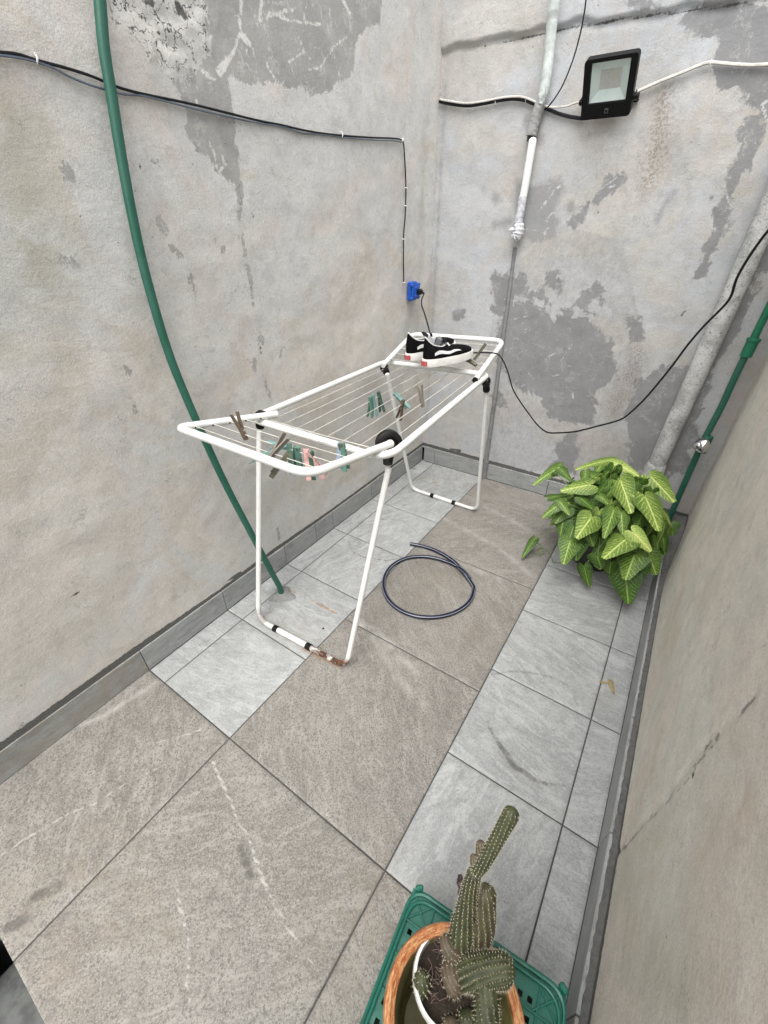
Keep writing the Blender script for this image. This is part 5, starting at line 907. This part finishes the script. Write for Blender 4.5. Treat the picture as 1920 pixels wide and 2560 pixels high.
rim = rounded([cp_(0, 0, H_), cp_(Wd, 0, H_), cp_(Wd, Ln, H_), cp_(0, Ln, H_)], .035, 6, True)
mb = MB(); n_ = len(rim); cen_ = cp_(Wd / 2, Ln / 2, H_)
def off(p, d, z): q = p - cen_; k_ = q.copy(); k_.z = 0; k_.normalize(); return Vector((p.x + k_.x * d, p.y + k_.y * d, z))
prof = [(-.004, H_ - .010), (-.004, H_), (0, H_ + .001), (.004, H_ - .001), (.006, H_ - .012), (.007, H_ - .03), (.009, .13), (.012, .05), (.017, .042), (.018, .004), (.012, .003)]
vv = [off(p, d, z) for d, z in prof for p in rim]; ff = [(j * n_ + k_, j * n_ + (k_ + 1) % n_, (j + 1) * n_ + (k_ + 1) % n_, (j + 1) * n_ + k_) for j in range(len(prof) - 1) for k_ in range(n_)]
mb.add(vv, [q[::-1] for q in ff]); mb.build('side_wall', CR, cr, ang=25)
mb = MB(); [mb.tube([off(p, -.011, H_ - .001) for p in rounded([cp_(0, 0, 0), cp_(Wd, 0, 0), cp_(Wd, Ln, 0), cp_(0, Ln, 0)], .042, 6, True)], .0030, 8, closed=True)]; mb.build('inner_rim', CR, cr)
for a, b in ((0.012, -.002), (Wd - .008, -.002)): mb = MB(); mb.box(cp_(a, b, H_ + .002), (.016, .010, .018), Matrix.Rotation(math.atan2(u_.y, u_.x) + R(30 if a < .1 else -30), 3, 'Z'), .003); mb.build('stacking_lug', CR, cr, smooth=False)
# planter
def orangem():
    t = NT('terracotta_weave'); p = t.co(); sx = t.node('ShaderNodeSeparateXYZ'); t.l.new(t.map(p, loc=(-1.29, 2.214, 0)), sx.inputs[0]); an = t.math('ARCTAN2', sx.outputs['Y'], sx.outputs['X'])
    cx_ = t.node('ShaderNodeCombineXYZ'); t.l.new(t.math('MULTIPLY', an, 3.2), cx_.inputs[0]); rad_ = t.node('ShaderNodeVectorMath', operation='LENGTH'); t.l.new(t.map(p, (1, 1, 0), loc=(-1.29, 2.214, 0)), rad_.inputs[0]); t.l.new(t.math('MULTIPLY', rad_.outputs['Value'], 60), cx_.inputs[1]); t.l.new(t.math('MULTIPLY', sx.outputs['Z'], 40), cx_.inputs[2])
    n = t.noise(cx_.outputs[0], 2.2, 4, .7, .9); n2 = t.noise(t.map(cx_.outputs[0], (.45, 1.3, 1)), 3.4, 4, .75); c = t.mix(t.step(n, .40, .56), (.40, .125, .035), (.50, .25, .095)); c = t.mix(t.step(n2, .50, .57, 0, .8), c, (.27, .07, .018)); c = t.mix(t.step(n2, .46, .38, 0, .7), c, (.60, .38, .20)); t.bump(n2, .6, .003); return t.fin(c, .45)
OR = orangem(); YG = simple('planter_inside', (.17, .16, .055), (.09, .085, .03), .5, 25)
PC = Vector((1.290, -2.214, H_ - .0035)); RZ = .40
e = empty('planter', PC, 'orange-brown textured planter standing on the green crate around the white cactus pot', 'planter')
mb = MB(); mb.lathe(PC, [(.0001, .001), (.070, .001), (.074, .004), (.092, .150), (.103, .162), (.104, .172), (.101, .180), (.094, .182), (.087, .178), (.086, .168)], 48); mb.build('outer_shell', OR, e)
mb = MB(); mb.lathe(PC, [(.0862, .170), (.078, .060), (.070, .010), (.0001, .008)], 40); mb.build('inner_wall', YG, e)
C2 = Vector((1.268, -2.182, PC.z + .010))
e = empty('cactus_pot', C2, 'small white-rimmed pot with dark soil inside the orange planter', 'pot')
WP = simple('white_pot', (.72, .71, .67), (.58, .57, .53), .4, 30)
mb = MB(); mb.lathe(C2, [(.0001, 0), (.038, 0), (.040, .004), (.053, .150), (.0565, .153), (.0575, .160), (.0555, .166), (.0515, .166), (.0500, .150), (.0500, .138)], 44); mb.build('pot_body', WP, e)
mb = MB(); v = []; nn = 30
for j in range(9):
    for k_ in range(nn): a = 2 * math.pi * k_ / nn; rr = .0502 * j / 8; v.append((C2.x + rr * math.cos(a), C2.y + rr * math.sin(a), C2.z + .142 + .006 * (rng.rand() - .5) * (j < 8) + .004))
mb.add(v, [(j * nn + k_, (j + 1) * nn + k_, (j + 1) * nn + (k_ + 1) % nn, j * nn + (k_ + 1) % nn) for j in range(8) for k_ in range(nn)]); mb.build('potting_soil', SOIL, e)
# cactus
def cactm(name, a, b, c3):
    t = NT(name); p = t.co(); c = t.mix(t.step(t.noise(p, 55, 4, .7), .4, .62), a, b); c = t.mix(t.math('MULTIPLY', t.attr('crest'), .55), c, c3); t.bump(t.noise(p, 300, 3, .7), .5, .001); return t.fin(c, .6)
CM = cactm('cactus_green', (.050, .058, .020), (.022, .028, .012), (.10, .105, .05)); CMb = cactm('cactus_brownish', (.095, .066, .042), (.060, .054, .032), (.16, .12, .08)); SPN = simple('cactus_spine', (.44, .41, .30), (.20, .17, .12), .7, 80); STK = simple('dry_stalk', (.05, .028, .03), (.03, .018, .018), .8, 90)
ca = empty('cactus', C2 + Vector((0, 0, .14)), 'tall ribbed cactus with crested curling arms growing in the white-rimmed pot', 'cactus')
def arm(pts, rad, name='arm', ribs=11, mat=None, spi=True, flat=1.0, up=None, rowstep=.0075, sl=1.0, twist=1.1):
    P = smooth_path(pts, 7); N = len(P); rr = [float(np.interp(i / (N - 1), np.linspace(0, 1, len(rad)), rad)) for i in range(N)]
    L_ = sum((P[i + 1] - P[i]).length for i in range(N - 1)); tipn = []
    # resample to even spacing + round tip
    Q = [P[0]]; RR = [rr[0]]; acc = 0; stp = .0019
    cum = [0]
    for i in range(N - 1): cum.append(cum[-1] + (P[i + 1] - P[i]).length)
    M_ = max(6, int(L_ / stp)); Q = []; RR = []
    for k_ in range(M_ + 1):
        s_ = L_ * k_ / M_; Q.append(Vector([float(np.interp(s_, cum, [p[c] for p in P])) for c in range(3)])); RR.append(float(np.interp(s_, cum, rr)))
    tr = RR[-1]
    for k_ in range(M_ + 1):
        d = L_ * (1 - k_ / M_)
        if d < tr: RR[k_] *= math.sqrt(max(.02, 1 - ((tr - d) / tr) ** 2))
    n = ribs * 6
    def sec(a, i): c_ = math.cos(ribs * (a + twist * i / M_)); q = 1 + .025 * c_ + .085 * max(0, c_) ** 2 * math.cos((i - 1) * 2 * math.pi / max(1, int(rowstep / stp))); return (q * flat, q)
    mb = MB(); mb.tube(Q, RR, n, sec=sec, up=up); cr_ = [.5 + .5 * math.cos(ribs * (2 * math.pi * (k_ % n) / n + twist * (k_ // n) / M_)) for k_ in range(len(mb.v))]
    V0 = [Vector(v_) for v_ in mb.v]; mb.build(name, mat or CM, ca, attrs=dict(crest=np.array(cr_)))
    if spi:
        ms = MB(); rs = max(1, int(rowstep / stp))
        for i in range(1, M_, rs):
            for r_ in range(ribs):
                a = (2 * math.pi * r_ / ribs - twist * i / M_) % (2 * math.pi); k_ = int(round(a / (2 * math.pi) * n)) % n; p = V0[i * n + k_]; d = (p - Q[i]).normalized(); s3 = .0009 * sl
                w1 = d.orthogonal().normalized() * s3; w2 = d.cross(w1).normalized() * s3; q0 = p - d * .0004
                ms.add([q0 + w1, q0 + w2, q0 - w1, q0 - w2, p + d * .0014 * sl], [(0, 1, 4), (1, 2, 4), (2, 3, 4), (3, 0, 4)])
                for _ in range(2):
                    dd = (d + Vector([random.uniform(-.8, .8) for _ in range(3)])).normalized(); w3 = dd.orthogonal().normalized() * .00022; ms.add([p + w3, p - w3, p + dd * random.uniform(.003, .006)], [(0, 1, 2)])
        ms.build('spines', SPN, ca, smooth=False)
"""px->metres: the points below are in metres"""
arm([(1.271,-2.138,0.385),(1.263,-2.134,0.42),(1.258,-2.12,0.455),(1.253,-2.107,0.49),(1.25,-2.096,0.52),(1.249,-2.087,0.545)], [.0165, .0195, .0165, .0132, .0115, .0100], ribs=13, up=(1, 0, 0))
arm([(1.287,-2.131,0.385),(1.285,-2.122,0.415),(1.283,-2.109,0.445),(1.277,-2.098,0.47),(1.273,-2.089,0.49),(1.268,-2.082,0.503)], [.017, .0195, .0195, .0175, .0165, .0150], ribs=13, flat=1.0, up=(1, 0, 0), rowstep=.006, mat=cactm('cactus_crest', (.060, .064, .026), (.042, .036, .020), (.12, .10, .055)))
arm([(1.252,-2.086,0.54),(1.256,-2.077,0.56),(1.26,-2.06,0.585),(1.264,-2.041,0.61),(1.267,-2.028,0.628),(1.268,-2.018,0.64)], [.0080, .0095, .0100, .0106, .0114, .0116], ribs=12, up=(1, 0, 0))
arm([(1.249,-2.073,0.555),(1.246,-2.067,0.566),(1.242,-2.06,0.578)], [.0060, .0074, .0070], name='bud', ribs=9, mat=CMb, sl=.5, rowstep=.004); arm([(1.246,-2.079,0.535),(1.243,-2.078,0.545),(1.24,-2.075,0.556)], [.0055, .0066, .0056], name='bud', ribs=9, mat=CMb, sl=.5, rowstep=.004)
arm([(1.28,-2.144,0.385),(1.269,-2.155,0.4),(1.255,-2.158,0.412),(1.246,-2.154,0.415),(1.25,-2.146,0.405)], [.013, .014, .0125, .0105, .008], ribs=11, rowstep=.005, mat=CMb)
arm([(1.28,-2.173,0.38),(1.286,-2.165,0.4),(1.296,-2.159,0.42),(1.312,-2.149,0.436),(1.33,-2.139,0.446),(1.344,-2.133,0.45)], [.014, .0195, .0215, .0195, .0190, .0165], ribs=16, rowstep=.0045)
arm([(1.268,-2.163,0.385),(1.268,-2.177,0.4),(1.276,-2.185,0.4),(1.287,-2.183,0.395)], [.014, .0155, .0145, .012], ribs=13, rowstep=.0045, mat=CMb)
arm([(1.313,-2.156,0.42),(1.318,-2.168,0.425),(1.323,-2.18,0.42),(1.329,-2.192,0.412),(1.337,-2.204,0.4)], [.013, .0165, .0165, .0165, .016], ribs=11, rowstep=.0052)
arm([(1.237,-2.213,0.378),(1.233,-2.207,0.392),(1.231,-2.199,0.4)], [.012, .013, .010], ribs=11, sl=1.3); arm([(1.293,-2.223,0.378),(1.29,-2.217,0.385),(1.288,-2.213,0.388)], [.012, .014, .011], ribs=13, mat=CMb, rowstep=.004); arm([(1.31,-2.206,0.378),(1.306,-2.199,0.386),(1.302,-2.195,0.39)], [.014, .016, .012], ribs=13, mat=CM, rowstep=.004)
arm([(1.306,-2.133,0.41),(1.299,-2.139,0.425),(1.295,-2.14,0.435)], [.011, .011, .006], ribs=11, mat=CMb, rowstep=.004)
st_p = [(1.255,-2.123,0.44),(1.25,-2.113,0.455),(1.242,-2.103,0.468),(1.235,-2.096,0.48),(1.232,-2.091,0.486),(1.229,-2.092,0.486)]; mb = MB(); mb.tube(smooth_path(st_p, 5), [.0048 + .0012 * math.sin(k_ * 1.3) for k_ in range(26)], 8); mb.build('dry_stalk', STK, ca)
mb = MB()
for k_ in range(26):
    p = C2 + Vector((random.uniform(-.045, .02), random.uniform(-.04, .04), .155)); P = [p]
    for _ in range(4): P.append(P[-1] + Vector((random.uniform(-.01, .01), random.uniform(-.01, .01), random.uniform(-.001, .008))))
    mb.tube(P, .0005, 4)
mb.build('root_hairs', simple('dry_root', (.16, .10, .09), (.08, .05, .04), .9), ca)

# ------------------------------------------------------------------ small things on the floor
DL = simple('dead_leaf', (.30, .235, .12), (.16, .115, .06), .8, 120)
def dryleaf(b, t_, w_, label, mat=DL):
    o = leaf(b, t_, w_, mat, (0, 0, 1), .5, -.1, 'dry_leaf', None); tag(o, label, 'dry leaf', 'dry leaf bits on the floor')
q = [(1.401,-1.166,0.004),(1.427,-1.162,0.006),(1.427,-1.152,0.004),(1.448,-1.205,0.004),(0.218,-0.229,0.004),(0.251,-0.231,0.004),(0.124,-0.225,0.003),(0.156,-0.217,0.003),(0.011,-0.141,0.003),(0.037,-0.137,0.003)]
dryleaf(q[2], q[3], .020, 'crumpled tan dead leaf on the narrow tiles by the right wall'); dryleaf(q[0], q[1], .010, 'thin yellow leaf scrap on the grout line just above the tan dead leaf')
dryleaf(q[4], q[5], .016, 'olive leaf bit behind the far foot of the rack, largest of three'); dryleaf(q[6], q[7], .014, 'flat grey-brown leaf bit left of the olive one behind the rack foot'); dryleaf(q[8], q[9], .012, 'small dark leaf bit nearest the left wall behind the rack foot')
mb = MB(); mb.ball(([(0.41,-1.536)][0]) + (.003,), .0042, 8, sc=(1, 1.2, .8)); tag(mb.build('pebble', BLK), 'tiny black pebble on the tile inside the near foot of the rack', 'pebble')
# black tub at the foot of the step, bottom-left corner
e = empty('black_tub', (.2, -2.80, -.43), 'black plastic tub with ribbed rim below the step edge at the bottom left', 'tub')
mb = MB(); tc = Vector((.262, -2.795, -.43)); mb.lathe(tc, [(.0001, .002), (.10, .002), (.115, .25), (.125, .385), (.138, .39), (.139, .398), (.132, .402), (.126, .396), (.112, .39), (.10, .02), (.0001, .02)], 40); mb.build('tub_body', BLK, e)
RG = simple('tub_rim_worn', (.17, .17, .165), (.09, .09, .088), .6, 60)
mb = MB(); mb.lathe(tc, [(.128, .4015), (.1325, .4045), (.137, .4015)], 40); mb.lathe(tc, [(.1405, .372), (.1425, .376), (.1405, .380)], 40); mb.build('rim_band', RG, e)
